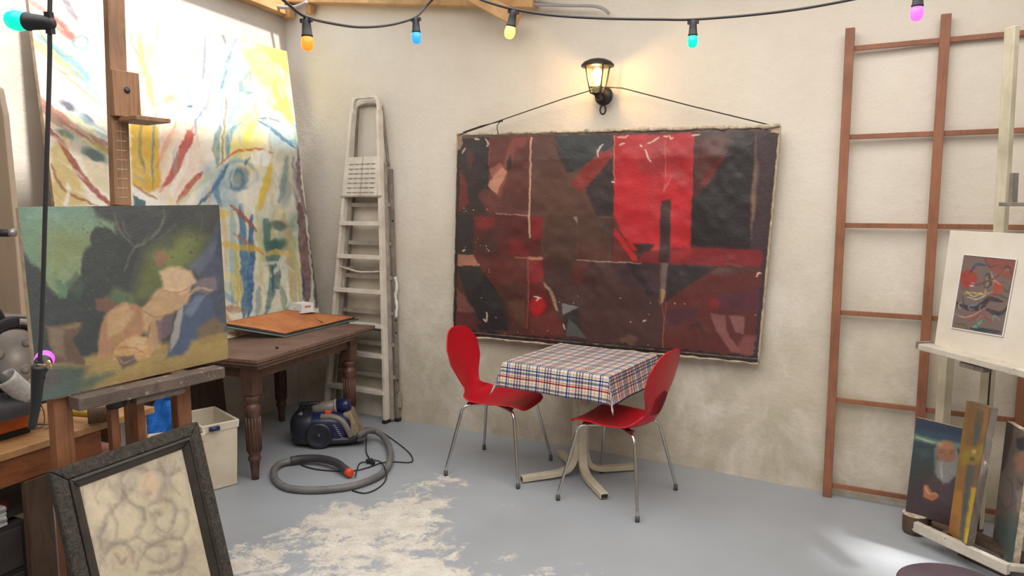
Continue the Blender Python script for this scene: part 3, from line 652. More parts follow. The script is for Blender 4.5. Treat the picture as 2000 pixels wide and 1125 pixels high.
# ================================================================== RED HANGING PAINTING
rq = (W(893, 263, .045), W(1524, 246, .05), W(1481, 710, .045), W(884, 655, .04)); rn = quad_normal(rq)
def paint_red(X, Y):
    p = Paint(X, Y, (76, 40, 40), 1.6, 21); s, P, el, Rr = p.stroke, p.poly, p.ell, p.rect
    z1 = lambda pts: [(860 + x / 2.813, 90 + y / 2.813) for x, y in pts]
    z2 = lambda pts: [(860 + x / 2.857, 380 + y / 2.857) for x, y in pts]
    p.clouds(90, (92, 58, 50), .45, .7, .7, 5)
    # upper left column
    P(z1([(90, 480), (270, 480), (270, 930), (90, 1130)]), (50, 42, 48), 1, 4); P(z1([(95, 640), (150, 760), (160, 860), (100, 915)]), (122, 44, 44), .8, 5); P(z1([(140, 540), (200, 620), (160, 700)]), (100, 44, 46), .6, 5)
    P(z1([(120, 910), (250, 780), (310, 820), (370, 915)]), (108, 58, 54), .8, 3); P(z1([(120, 915), (200, 820), (250, 870), (260, 920)]), (52, 42, 44), .9, 4)
    P(z1([(270, 490), (495, 495), (495, 930), (310, 920), (270, 800)]), (100, 56, 54), 1, 2); P(z1([(400, 500), (490, 500), (380, 700), (330, 830), (290, 800)]), (146, 76, 68), .75, 5)
    P(z1([(325, 645), (370, 690), (315, 815), (263, 770)]), (190, 138, 120), 1, 2); P(z1([(270, 680), (330, 640), (345, 660), (285, 730)]), (150, 96, 86), .9, 3); el(996, 320, 7, 20, (44, 42, 46), .95, .4, .15)
    P(z1([(420, 560), (490, 560), (490, 900), (330, 900), (350, 800)]), (88, 46, 44), .7, 8)
    # brown middle
    P(z1([(508, 490), (960, 490), (960, 1130), (560, 1130), (508, 930)]), (94, 66, 58), 1, 2); p.clouds(60, (84, 54, 48), .5, .62, .6, 33, mask=((X > 1040) & (X < 1198)).astype(float))
    P(z1([(620, 492), (950, 488), (955, 540), (900, 590), (740, 690), (720, 690)]), (52, 56, 60), 1, 2); P(z1([(620, 520), (740, 690), (700, 700)]), (40, 36, 40), .7, 4)
    P(z1([(770, 700), (880, 580), (960, 580), (960, 600), (800, 780), (720, 760)]), (140, 44, 46), .95, 3); P(z1([(720, 760), (840, 640), (870, 600), (900, 640), (820, 790), (780, 800)]), (128, 44, 42), .8, 5)
    P(z1([(860, 720), (958, 600), (958, 1130), (900, 1000), (830, 860), (800, 780)]), (52, 40, 46), .95, 5)
    P(z1([(900, 830), (958, 820), (958, 1010), (920, 960)]), (38, 34, 38), .8, 5)
    # big red
    P(z1([(957, 492), (1400, 480), (1385, 1125), (1060, 1125), (957, 960)]), (186, 30, 42), 1, 1.5)
    P(z1([(957, 492), (1400, 480), (1400, 620), (1100, 700), (957, 660)]), (158, 38, 44), .55, 25); P(z1([(1090, 640), (1240, 560), (1240, 700), (1120, 700)]), (140, 32, 38), .6, 12); P(z1([(1250, 600), (1400, 560), (1400, 800), (1300, 800)]), (150, 30, 38), .5, 12)
    # right dark
    P(z1([(1400, 478), (1860, 470), (1820, 1130), (1378, 1130)]), (44, 34, 38), 1, 2); P(z1([(1405, 500), (1600, 490), (1500, 700), (1400, 860)]), (92, 42, 40), .9, 12); P(z1([(1430, 760), (1580, 560), (1560, 620), (1460, 780)]), (116, 36, 38), .8, 6)
    P(z1([(1390, 850), (1560, 680), (1600, 560), (1720, 500), (1700, 1100), (1380, 1100)]), (36, 29, 33), .95, 8); P(z1([(1400, 500), (1440, 500), (1430, 800), (1400, 830)]), (70, 34, 36), .8, 6)
    P(z1([(1740, 480), (1850, 475), (1820, 1130), (1700, 1130)]), (62, 46, 54), 1, 4); s(z1([(1735, 480), (1725, 760), (1705, 1060)]), 6, (120, 100, 90), .7, 3); s(z1([(1745, 640), (1725, 800), (1715, 960)]), 11, (136, 112, 94), .75, 5, dry=.4)
    # vertical bar in the red
    P(z1([(1220, 850), (1270, 840), (1262, 1130), (1210, 1130)]), (62, 32, 34), .95, 4)
    # middle band, left
    P(z2([(95, 110), (190, 110), (190, 335), (85, 335)]), (50, 42, 50), 1, 4)
    P(z2([(190, 120), (580, 120), (560, 350), (190, 340)]), (92, 38, 40), .9, 3); P(z2([(190, 120), (320, 125), (300, 180), (220, 240)]), (126, 40, 42), .9, 8); P(z2([(510, 125), (580, 125), (570, 240), (515, 260)]), (134, 34, 42), .9, 3); P(z2([(390, 240), (470, 260), (510, 345), (400, 345)]), (122, 34, 38), .8, 6)
    P(z2([(200, 200), (320, 180), (330, 340), (220, 330)]), (64, 40, 44), .6, 12)
    P(z2([(590, 110), (970, 120), (960, 375), (760, 370), (580, 350)]), (80, 56, 48), .9, 6); P(z2([(745, 122), (770, 122), (768, 165)]), (150, 130, 126), .9, 1)
    P(z2([(760, 300), (960, 280), (960, 375), (765, 370)]), (88, 44, 42), .5, 15); P(z2([(970, 100), (1010, 200), (1110, 370), (970, 375)]), (104, 44, 42), .9, 4)
    P(z2([(1080, 270), (1200, 275), (1170, 330), (1110, 325)]), (44, 28, 32), .95, 4); P(z2([(975, 180), (1100, 345), (1110, 370), (1080, 370), (970, 220)]), (192, 30, 40), .95, 2)
    P(z2([(1140, 320), (1400, 290), (1800, 310), (1800, 400), (1110, 385)]), (124, 30, 36), 1, 5); P(z2([(1290, 320), (1400, 280), (1400, 360), (1290, 370)]), (158, 32, 40), .7, 8)
    P(z2([(1236, 60), (1288, 50), (1280, 380), (1226, 380)]), (60, 36, 38), 1, 3); P(z2([(1228, 380), (1272, 380), (1262, 530), (1224, 520)]), (112, 100, 104), .9, 2); P(z2([(1226, 520), (1260, 530), (1248, 595), (1228, 618), (1218, 590)]), (168, 140, 104), .95, 2)
    # lower
    P(z2([(95, 335), (185, 335), (222, 400), (95, 395)]), (168, 120, 104), 1, 1.5); P(z2([(190, 340), (580, 352), (575, 480), (500, 560), (310, 540), (230, 400)]), (98, 42, 42), .9, 4)
    P(z2([(95, 400), (225, 402), (320, 540), (400, 640), (380, 760), (220, 760), (160, 620)]), (42, 38, 44), 1, 3); P(z2([(90, 520), (150, 580), (200, 660), (88, 655)]), (140, 92, 88), .8, 6); P(z2([(86, 660), (200, 665), (240, 720), (86, 760)]), (104, 50, 56), .8, 5)
    P(z2([(320, 500), (490, 480), (490, 770), (390, 760), (360, 640)]), (78, 46, 42), .9, 10); P(z2([(380, 600), (480, 580), (480, 740), (420, 700)]), (116, 92, 72), .45, 10)
    P(z2([(500, 365), (575, 365), (580, 480), (500, 500)]), (132, 34, 40), .95, 2); P(z2([(497, 345), (575, 350), (575, 366), (497, 362)]), (182, 130, 112), .95, 1); P(z2([(420, 345), (500, 347), (500, 356), (420, 352)]), (160, 110, 96), .8, 1)
    P(z2([(500, 490), (590, 490), (640, 600), (590, 690), (500, 680)]), (96, 30, 34), .9, 5); el(1052, 597, 19, 25, (182, 28, 38), .9, .4, .2); P(z2([(500, 690), (650, 640), (700, 780), (500, 790)]), (112, 58, 58), .8, 8)
    P(z2([(600, 350), (1230, 385), (1230, 870), (820, 800), (640, 640), (580, 480)]), (72, 46, 48), .95, 6); P(z2([(740, 380), (840, 380), (780, 500), (740, 470)]), (104, 44, 42), .6, 8); P(z2([(960, 385), (1230, 390), (1230, 580), (1010, 480)]), (60, 42, 50), .8, 8); P(z2([(1040, 385), (1100, 385), (1200, 560), (1170, 570)]), (40, 32, 38), .7, 4)
    P(z2([(1275, 392), (1560, 400), (1400, 500), (1262, 590)]), (46, 40, 46), 1, 4); P(z2([(1260, 600), (1500, 450), (1800, 430), (1770, 900), (1240, 870)]), (96, 40, 40), .95, 6); P(z2([(1250, 640), (1450, 620), (1440, 700), (1260, 750)]), (76, 44, 58), .8, 10); P(z2([(1560, 560), (1790, 520), (1780, 660), (1560, 640)]), (86, 42, 58), .8, 10)
    el(1395, 592, 16, 14, (140, 38, 42), .7, .6); P(z2([(1510, 660), (1590, 670), (1600, 760), (1680, 880), (1620, 880), (1540, 760)]), (140, 92, 94), .85, 3); P(z2([(1612, 675), (1705, 680), (1695, 780), (1650, 770)]), (152, 106, 108), .85, 3); P(z2([(1700, 780), (1770, 790), (1765, 910), (1640, 890)]), (134, 82, 84), .8, 8); P(z2([(1000, 800), (1060, 780), (1100, 800), (1080, 850), (1010, 840)]), (112, 88, 78), .7, 5)
    s(z2([(1380, 760), (1440, 720), (1480, 800)]), 7, (62, 40, 44), .8, 3)
    P(z2([(680, 605), (775, 625), (690, 670)]), (124, 138, 140), .95, 1.5); P(z2([(690, 680), (770, 640), (800, 790), (700, 790)]), (46, 46, 50), .95, 3); P(z2([(720, 690), (770, 730), (820, 800), (700, 790)]), (92, 106, 110), .85, 3)
    s(z2([(585, 490), (620, 540), (650, 620), (662, 645)]), 7, (172, 150, 130), .95, 1.5)
    # thin light lines
    s(z1([(502, 505), (500, 700), (495, 1050)]), 4.0, (206, 170, 150), .95, 1, 0, .1); s(z1([(315, 918), (500, 932)]), 2.4, (196, 150, 136), .9, 1, 0, .3); s(z1([(958, 492), (958, 740)]), 1.8, (210, 170, 156), .8, 1, 0, .3); s(z1([(1240, 500), (1238, 800)]), 1.6, (200, 130, 120), .8, 1, 0, .3)
    s(z1([(1275, 715), (1245, 770), (1228, 805)]), 5, (200, 110, 104), .85, 2); s(z2([(765, 365), (960, 375), (1130, 382)]), 2.2, (190, 160, 150), .85, 1, 0, .3); s(z2([(1236, 590), (1250, 700), (1240, 870)]), 1.8, (150, 92, 84), .8, 1, 0, .3); s(z2([(1262, 600), (1240, 860)]), 1.8, (156, 96, 88), .7, 1, 0, .2)
    s(z2([(492, 350), (497, 560), (484, 745)]), 2.4, (156, 98, 86), .8, 1, 0, .3); s(z2([(190, 345), (222, 395)]), 2, (170, 120, 110), .8, 1); s(z2([(765, 150), (768, 365)]), 1.4, (120, 70, 60), .7, 1); s(z2([(950, 280), (950, 370)]), 1.5, (110, 90, 80), .7, 1); s(z2([(860, 128), (965, 130)]), 1.6, (120, 100, 96), .8, 1); s(z2([(1590, 385), (1690, 400)]), 6, (140, 80, 72), .7, 2)
    s(z1([(270, 510), (272, 660)]), 1.6, (150, 96, 90), .7, 1); s(z2([(104, 104), (315, 108)]), 1.6, (120, 80, 76), .5, 1)
    # chips of missing paint
    W_ = (222, 210, 194)
    for a in ([(975, 500), (1010, 505), (1035, 490)], [(1140, 540), (1180, 515), (1200, 495)], [(1225, 495), (1250, 500)], [(1255, 490), (1270, 510), (1280, 500)], [(1125, 570), (1145, 605), (1163, 635)], [(985, 545), (1015, 535)], [(895, 540), (870, 575), (873, 610)], [(945, 745), (962, 748)], [(250, 510), (262, 530), (260, 555)], [(1385, 490), (1425, 485)], [(1100, 545), (1112, 552)], [(190, 510), (215, 515)], [(140, 560), (120, 590)]): s(z1(a), 3.6, W_, .95, .8, .5, .2)
    for a in ([(530, 565), (555, 572), (540, 590)], [(545, 570), (570, 577)], [(263, 655), (262, 700), (258, 712)], [(245, 695), (255, 705)], [(125, 315), (140, 310)], [(1765, 460), (1780, 440), (1795, 440)], [(1115, 845), (1150, 855)], [(1150, 700), (1135, 710)], [(690, 720), (700, 750)]): s(z2(a), 3.2, W_, .95, .8, .4, .1)
    rg = random.Random(4)
    for i in range(46):
        x, y = (rg.uniform(895, 962), rg.uniform(395, 560)) if i < 18 else ((rg.uniform(930, 1130), rg.uniform(560, 655)) if i < 32 else (rg.uniform(1200, 1480), rg.uniform(560, 690))); r = rg.uniform(.7, 1.5); el(x, y, r, r, W_, .95, .4)
    # worn borders
    u = (X - (893 + (884 - 893) * (Y - 262) / 393)); e = 1502 + (1524 - 1502) * 0
    def bnd(d, w, col, a, seed): p.blend(a * np.clip((w * (.35 + 1.3 * fbm(p.X0, p.Y0, 12, seed)) - d) / 1.2, 0, 1), col)
    xl = np.interp(Y, [262, 655], [893, 884]); xr = np.interp(Y, [246, 710], [1524, 1481]); yt = np.interp(X, [893, 1524], [263, 246]); yb = np.interp(X, [884, 1481], [655, 710])
    bnd(X - xl, 7, (40, 32, 36), 1, 1); bnd(xr - X, 11, (56, 44, 50), 1, 2); bnd(yb - Y, 14, (42, 32, 36), 1, 3); bnd(Y - yt, 7, (96, 82, 70), 1, 4); bnd(Y - yt, 2.6, (206, 194, 172), 1, 5)
    bnd(xr - X, 2.4, (190, 178, 160), 1, 6); bnd(X - xl, 1.6, (150, 134, 120), .9, 7); bnd(np.abs(yb - Y - 9), 1.2, (186, 170, 158), .8, 8)
    bnd(np.hypot((X - 1520) / 2.2, Y - 246), 14, (190, 176, 152), 1, 9); bnd(np.hypot(X - 896, (Y - 270) / 2.2), 10, (170, 144, 124), .8, 11)
    p.mottle(7, .10); p.mottle(40, .22, 8); p.C = p.C * np.array([.97, .93, .88])
    return p.C
t = thing('hanging_painting', 'large dark red geometric painting hanging on the back wall below the lamp', 'painting', W(1190, 680, .03))
build('canvas_backing', slab(rq, rn, .022), M['canvas_edge_cream'], t, bevel=.003)
painted_surface('painted_face', rq, 420, 300, paint_red, M['paint_gloss'], t, bulge=.03, nrm_=rn)
mb = MB()                                   # frayed canvas rolls along the edges
rg = random.Random(9)
def frayed(a, b, n, r, off):
    pts = [a + (b - a) * i / n + rn * (off + rg.uniform(-.003, .003)) + EZ * rg.uniform(-.004, .004) for i in range(n + 1)]
    rr = [r * rg.uniform(.5, 1.4) for _ in range(n + 1)]
    mb.sweep(pts, lambda i, t: [(rr[i] * math.cos(k), rr[i] * math.sin(k)) for k in (0, 1.26, 2.5, 3.77, 5.03)])
frayed(rq[0], rq[1], 50, .008, .0); frayed(rq[0] + (rq[1] - rq[0]) * .45, rq[1], 30, .012, .004)
build('frayed_top_edge', mb, M['canvas_edge_cream'], t, )
mb = MB(); frayed(rq[0], rq[3], 40, .006, -.004); frayed(rq[1], rq[2], 40, .008, -.004); frayed(rq[3], rq[2], 50, .008, 0); build('frayed_side_edge', mb, M['canvas_raw'], t)
# hanging cord
c = t
mb = MB(); mb.tube([W(897, 263, .05), W(975, 236, .05), W(1100, 193, .05), W(1162, 174, .06), W(1180, 170, .06)], .0035, 6); mb.tube([W(1180, 170, .06), W(1215, 172, .06), W(1350, 207, .05), W(1511, 246, .05)], .0035, 6)
hc = build('hanging_cord', mb, M['cord'], c)
mb = MB(); mb.tube([W(905, 258, .052), W(940, 246, .058), W(982, 236, .052)], .0035, 6); mb.tube(smooth_path([W(979, 236, .055), W(971, 246, .06), W(973, 262, .075)], 4), .003, 6); mb.sphere(W(980, 236, .054), .008, 8, 6)
build('knot', mb, M['cord'], hc)

# ================================================================== WALL LAMP
LP = W(1180, 188, .0); lc = thing('wall_lantern', 'lit black wall lantern with amber light above the red painting', 'wall lamp', LP)
mb = MB(); mb.lathe([(.058, 0), (.060, .008), (.052, .022), (.03, .030), (.02, .032)], LP + WN * .0, 28, WN); build('wall_plate', mb, M['blackmetal'], lc)
mb = MB(); rc = LP - EZ * .085 + WN * .02; mb.tube([rc + E1 * .018 * math.cos(a) + EZ * .028 * math.sin(a) for a in np.linspace(0, 2 * math.pi, 19)[:-1]], .006, 8, closed=True); build('ring', mb, M['blackmetal'], lc)
ax = LP + WN * .12 - EZ * .01; lz = ax + EZ * .012
mb = MB(); mb.tube(smooth_path([LP + WN * .02 - EZ * .01, LP + WN * .06 - EZ * .02, ax + EZ * .0, ax + EZ * .045], 6), .017, 12); mb.lathe([(.022, 0), (.034, .03), (.036, .045), (.018, .05)], ax, 16); build('arm', mb, M['blackmetal'], lc)
mb = MB()
for k in range(4):
    a = RZ + math.pi / 4 + k * math.pi / 2; dr = V(math.cos(a), math.sin(a), 0)
    mb.tube(smooth_path([lz + dr * .045, lz + dr * .062 + EZ * .07, lz + dr * .082 + EZ * .17], 4), .0045, 6)
for zz, rr in ((.0, .045), (.035, .052)):
    mb.tube([lz + EZ * zz + V(math.cos(a), math.sin(a), 0) * rr for a in np.linspace(RZ + math.pi / 4, RZ + math.pi / 4 + 2 * math.pi, 5)[:-1]], .0035, 6, closed=True)
build('cage', mb, M['blackmetal'], lc)
mb = MB(); mb.lathe([(.038, .004), (.048, .06), (.068, .165)], lz, 20, cap=False); build('glass_shade', mb, M['lamp_glass'], lc)
mb = MB(); mb.lathe([(.100, .160), (.102, .168), (.085, .186), (.055, .200), (.02, .208), (.0, .209)], lz, 28); build('roof_cap', mb, M['blackmetal'], lc)
mb = MB(); mb.lathe([(.0, .155), (.018, .15), (.03, .125), (.03, .105), (.022, .075), (.014, .05), (.012, .02)], lz, 16); build('bulb', mb, M['filament'], lc)
pl_ = bpy.data.lights.new('lantern_light', 'POINT'); pl_.energy = 6.5; pl_.color = (1, .66, .3); pl_.shadow_soft_size = .03
po = bpy.data.objects.new('lantern_light', pl_); COL.objects.link(po); po.location = tuple(lz + EZ * .10 + WN * .042)

# ================================================================== STRING LIGHTS
bulb_cols = {'orange': (1, .17, .015, 1), 'blue': (.02, .20, .95, 1), 'yellow': (1, .75, .12, 1), 'teal': (0, .60, .30, 1), 'magenta': (.9, .10, .95, 1), 'purple': (.62, .05, .95, 1)}
BM = {k: glow(k + '_bulb_glow', c, 1.5) for k, c in bulb_cols.items()}
def socket(root, P, d, colour, r=.022, sc=1.0):
    """P = where the cable is gripped, d = direction the bulb points"""
    d = nrm(d); a = nrm(np.cross(d, V(.3, .7, .1)))
    mb = MB(); mb.lathe([(.012, -.008), (.015, .0), (.0165, .02), (.019, .05), (.021, .052), (.020, .058)], P, 16, d); mb.bar(P - a * .024, P + a * .024, .014, .014, d)
    s_ = build('socket', mb, M['black'], root)
    mb = MB(); mb.lathe([(.012, .054), (.019, .06), (.0225, .075), (.0228, .085), (.019, .099), (.011, .107), (.0, .109)], P, 20, d)
    b = build('bulb', mb, BM[colour], s_); b['label'] = 'glowing ' + colour + ' bulb'
def atd(x, y, D): return yp(x, y, D)
g = thing('string_lights', 'string lights with coloured bulbs looped below the roof beam across the back wall', 'string lights', atd(700, 50, 3.0))
A_ = [atd(540, -12, 2.55), atd(570, 14, 2.62), atd(598, 33, 2.69), atd(650, 46, 2.9), atd(706, 53, 3.1), atd(765, 48, 3.3), atd(812, 33, 3.42), atd(836, 8, 3.46), atd(862, -14, 3.4), atd(905, -14, 3.2), atd(950, 3, 3.12), atd(1003, 18, 3.12), atd(1080, 30, 3.16), atd(1180, 36, 3.2), atd(1290, 38, 3.24), atd(1354, 38, 3.25), atd(1460, 30, 3.2), atd(1560, 18, 3.1), atd(1660, 0, 2.98), atd(1730, -16, 2.85), atd(1795, -26, 2.73), atd(1900, -60, 2.5)]
mb = MB(); mb.tube(smooth_path(A_, 7), .0055, 8); build('cable', mb, M['cable'], g)
for (i, d, cn) in ((2, V(.02, 0, -1), 'orange'), (6, V(.02, 0, -1), 'blue'), (11, V(-.15, .1, -.75), 'yellow'), (15, V(0, 0, -1), 'teal'), (20, V(0, .05, -1), 'magenta')): socket(g, A_[i] - EZ * .012, d, cn)
g = thing('string_lights', 'black light cable hanging straight down in front of the easel picture at left', 'string lights', atd(92, 300, 1.72))
Bc = [atd(98, -20, 1.70), atd(97, 45, 1.70), atd(97, 120, 1.71), atd(93, 260, 1.72), atd(88, 420, 1.74), atd(84, 560, 1.76), atd(78, 700, 1.78), atd(72, 760, 1.79)]
mb = MB(); mb.tube(smooth_path(Bc, 8), .0052, 8); build('cable', mb, M['cable'], g)
socket(g, Bc[1], atd(30, 40, 1.71) - Bc[1], 'teal'); socket(g, atd(80, 722, 1.78), V(-.38, .75, .12), 'purple')
mb = MB(); mb.tube(smooth_path([atd(76, 715, 1.775), atd(73, 750, 1.78), atd(70, 790, 1.78), atd(62, 838, 1.77)], 5), lambda t: .017 - .008 * t, 10); build('taped_end', mb, M['black'], g)
mb = MB(); mb.tube([atd(74, 712, 1.75), atd(92, 714, 1.72)], .003, 6); mb.sphere(atd(95, 712, 1.72), (.008, .004, .012), 8, 6); mb.sphere(atd(99, 716, 1.72), (.004, .004, .008), 8, 6); build('brass_hook', mb, M['clip_gold'], g)

# ================================================================== RED-BROWN LATH FRAME ON THE RIGHT
t = thing('stretcher_frame', 'tall red-brown wooden lattice frame leaning on the back wall at right', 'wooden frame', zp(1700, 975))
def lat(x0, y0, x1, y1): return W(x0, y0, .035), zp(x1, y1) 
RT, RB = W(1661, 55, .04), W(1615, 970, .06); RB = zp(1615, 970)
rd = nrm((W(1848, 60, .04) - W(1661, 70, .04)) * V(1, 1, 0)); sp = .435
for k in range(3):
    mb = MB(); e = RT + rd * sp * k + EZ * (.02 * k); f = RB + rd * sp * k
    mb.bar(f, e, .046, .022, rd); build('upright', mb, M['rack'], t, bevel=.002)
for yy in (96, 268, 440, 611, 783, 952):
    a = pl(1645, yy, RB, nrm(np.cross(rd, RT - RB)))
    k = (a[2] - RB[2]) / (RT[2] - RB[2]); a = RB + (RT - RB) * k - WN * .012
    mb = MB(); mb.bar(a + rd * .0, a + rd * (2 * sp + .02), .026, .016, EZ); build('crossbar', mb, M['rack'], t, bevel=.002)

# ================================================================== STEPLADDERS
def ladder(name, label, FR, TR_, wb, wt, ks, mt, mt2, depth, fullplat, group=None):
    t = thing(name, label, 'stepladder', FR - E1 * wb / 2)
    FL = FR - E1 * wb; TL_ = TR_ - E1 * wt; updir = nrm(TR_ - FR)
    for f, e in ((FL, TL_), (FR, TR_)):
        mb = MB(); mb.bar(f + EZ * .02, e, .026, depth, E1); build('side_rail', mb, mt, t, bevel=.003)
        mb = MB(); mb.box(f + EZ * .014, (.034, depth + .012, .028), RZ); build('rubber_foot', mb, M['black'], t, bevel=.003)
    for k in ks:
        a = FL + (TL_ - FL) * k; b = FR + (TR_ - FR) * k
        mb = MB(); mb.bar(a, b, .024, depth + .03, EZ); mb.bar(a + WN * (depth / 2 + .015) + EZ * .004, b + WN * (depth / 2 + .015) + EZ * .004, .032, .006, EZ)
        build('step', mb, mt2, t, bevel=.002)
    return t, FL, FR, TL_, TR_
FR = zp(755, 826); TR1 = W(741, 215, .075)
t, FL, FR, TL1, TR1 = ladder('stepladder', 'tall white folding stepladder standing against the back wall', FR, TR1, .60, .245, (.100, .219, .317, .427, .538, .645), M['alu'], M['alu'], .055, True)
mb = MB(); tp = TR1 + EZ * .10 - E1 * .03; tq = TL1 + EZ * .10 + E1 * .03
mb.sweep(smooth_path([TL1 - EZ * .02, TL1 + EZ * .05 + E1 * .004, tq, (tq + tp) / 2 + EZ * .004, tp, TR1 + EZ * .05 - E1 * .004, TR1 - EZ * .02], 7), [(-.016, -.014), (.016, -.014), (.016, .014), (-.016, .014)], False, WN)
build('top_hoop', mb, M['alu'], t, bevel=.003)
# tipped up platform
pk = .733; a = FL + (TL1 - FL) * pk + WN * .03; b = FR + (TR1 - FR) * pk + WN * .03
a2 = FL + (TL1 - FL) * pk + EZ * .29 + E1 * .045 + WN * .02; b2 = FR + (TR1 - FR) * pk + EZ * .29 + WN * .02
a = a + E1 * .008; b = b - E1 * .02
mb = MB(); mb.hexa([a, b, b - WN * .02, a - WN * .02, a2, b2, b2 - WN * .02, a2 - WN * .02]); pf = build('platform', mb, M['alu'], t, bevel=.003)
mb = MB()
for r in range(7):
    for c in range(5):
        u0 = .1 + c * .17; v0 = .1 + r * .12
        p0 = (a * (1 - u0) + b * u0) * (1 - v0) + (a2 * (1 - u0) + b2 * u0) * v0; p1 = (a * (1 - u0 - .11) + b * (u0 + .11)) * (1 - v0) + (a2 * (1 - u0 - .11) + b2 * (u0 + .11)) * v0
        mb.bar(p0 + WN * .002, p1 + WN * .002, .008, .004, EZ)
    p0 = (a * .93 + b * .07) * (1 - v0) + (a2 * .93 + b2 * .07) * v0; p1 = (a * .07 + b * .93) * (1 - v0) + (a2 * .07 + b2 * .93) * v0; mb.bar(p0 + WN * .0005, p1 + WN * .0005, .003, .002, EZ)
mb.bar((a + b) / 2 + WN * .0005, (a2 + b2) / 2 + WN * .0005, .004, .002, E1)
build('tread_ribs', mb, M['alu_grey'], pf)
mb = MB(); mb.bar(FL + (TL1 - FL) * pk - E1 * .02 + WN * .03, FR + (TR1 - FR) * pk + E1 * .02 + WN * .03, .012, .012, EZ); build('pivot_bar', mb, M['alu_grey'], t)
# folded rear frame of the same ladder
rk = -WN * .045
for f, e, s_ in ((FL, TL1, .035), (FR, TR1, .028)):
    mb = MB(); mb.bar(f + rk * .8 + E1 * s_ + EZ * .02, f + (e - f) * .84 + rk * .7 + E1 * s_ * .6, .024, .024, E1); build('rear_rail', mb, M['alu_grey'], t, bevel=.002)
for k in (.3, .5):
    mb = MB(); mb.bar(FL + (TL1 - FL) * k + rk + E1 * .03, FR + (TR1 - FR) * k + rk + E1 * .03, .02, .012, EZ); build('rear_brace', mb, M['alu_grey'], t)
mb = MB(); p0 = FL + (TL1 - FL) * .505 + WN * .0 ; p1 = FR + (TR1 - FR) * .49
mb.tube(smooth_path([p0, p0 * .6 + p1 * .4 - EZ * .02, p0 * .3 + p1 * .7 - EZ * .008, p1 + EZ * .012], 6), .007, 6); build('spreader_strap', mb, M['alu'], t)
# second ladder behind
FR2 = FR + E1 * .052 - WN * .075; TR2 = W(763, 330, .02)
t2, FL2, FR2, TL2, TR2 = ladder('stepladder', 'worn grey ladder with torn tape standing behind the white stepladder', FR2, TR2, .61, .34, (.18, .31, .435, .577, .71, .86), M['alu_dark'], M['alu_grey'], .03, False)
mb = MB(); uu = (TR2 - FR2)
for k in (.12, .17, .36, .41, .80):
    mb = MB(); mb.lathe([(.007, 0), (.007, .003)], FR2 + uu * k + E1 * .014 + WN * .012, 8, E1 + WN); build('rivet_hole', mb, M['black'], t2)
mb = MB(); p0 = FR2 + uu * .42 + E1 * .016 + WN * .016
mb.sweep(smooth_path([p0, p0 + EZ * .08 + E1 * .014, p0 + EZ * .16 + E1 * .004, p0 + EZ * .25 + E1 * .016, p0 + EZ * .31], 4), lambda i, tt: [(-.012 + .006 * math.sin(i * 2), -.001), (.012 + .006 * math.sin(i * 1.3), -.001), (.012, .001), (-.012, .001)], True, E1)
build('torn_tape', mb, M['white_card'], t2)
mb = MB(); mb.box(FR2 + uu * .09 + E1 * .022, (.02, .03, .12), RZ); build('hook_bracket', mb, M['alu_grey'], t2, bevel=.003)
mb = MB(); mb.tube(smooth_path([TL2 + EZ * .0, TL2 + EZ * .4 + E1 * .04 - WN*.0, TL2 + EZ * .47 + E1 * .07, TR2 + EZ * .47 - E1 * .12, TR2 + EZ * .42 - E1 * .07, TR2 + EZ * .02 - E1 * .02], 6), .012, 8); build('top_hoop', mb, M['alu_dark'], t2)

# ================================================================== BROWN TURNED-LEG TABLE
TA = zp(502, 704, TBZ); TB = zp(745, 632, TBZ); T1 = nrm(TB - TA); T2 = V(-T1[1], T1[0], 0); TL_ = np.linalg.norm(TB - TA) - .09; TW = .86; trz = math.atan2(T1[1], T1[0])
t = thing('old_table', 'dark brown old wooden table with turned legs carrying the orange portfolio', 'table', TA + T1 * TL_ / 2 + T2 * TW / 2 - EZ * TBZ)
def tp_(a, b, z): q = TA + T1 * a + T2 * b; return V(q[0], q[1], z)
mb = MB(); mb.box(tp_(TL_ / 2, TW / 2, TBZ - .011), (TL_, TW, .022), trz); mb.box(tp_(TL_ / 2 , TW / 2 , TBZ - .033), (TL_ - .02, TW - .02, .018), trz); build('table_top', mb, M['table_wood'], t, bevel=.003)
mb = MB(); mb.box(tp_(TL_ / 2 - .1, TW / 2, TBZ - .056), (TL_ - .28, TW - .05, .022), trz); build('draw_leaf', mb, M['table_wood'], t, bevel=.003)
mb = MB()
for b in (.11, TW - .09): mb.box(tp_(TL_ / 2, b, TBZ - .105), (TL_ - .24, .025, .075), trz)
for a in (.12, TL_ - .17): mb.box(tp_(a, TW / 2, TBZ - .105), (.025, TW - .2, .075), trz)
build('apron', mb, M['table_leg'], t, bevel=.002)
lp = [(.022, 0), (.024, .05), (.030, .11), (.036, .12), (.040, .13), (.034, .145), (.030, .155), (.040, .17), (.042, .30), (.041, .40), (.046, .43), (.048, .45), (.036, .465), (.030, .475), (.044, .49), (.046, .51), (.034, .525), (.028, .53)]
for a, b in ((.09, .125), (TL_ - .17, .125), (.09, TW - .12), (TL_ - .17, TW - .12)):
    c = tp_(a, b, 0); mb = MB(); mb.lathe(lp, c, 24); mb.box(c + EZ * .61, (.085, .085, .165), trz)
    for k in range(14):
        an = 2 * math.pi * k / 14; d_ = V(math.cos(an), math.sin(an), 0); mb.tube([c + d_ * .041 + EZ * .18, c + d_ * .043 + EZ * .39], .0045, 6)
    build('leg', mb, M['table_leg'], t)
mb = MB(); mb.sphere(zp(541, 679, TBZ + .006), (.012, .008, .008), 8, 6); tag(build('wood_chip', mb, M['black']), 'tiny black chip lying on the bare brown table top', 'chip')
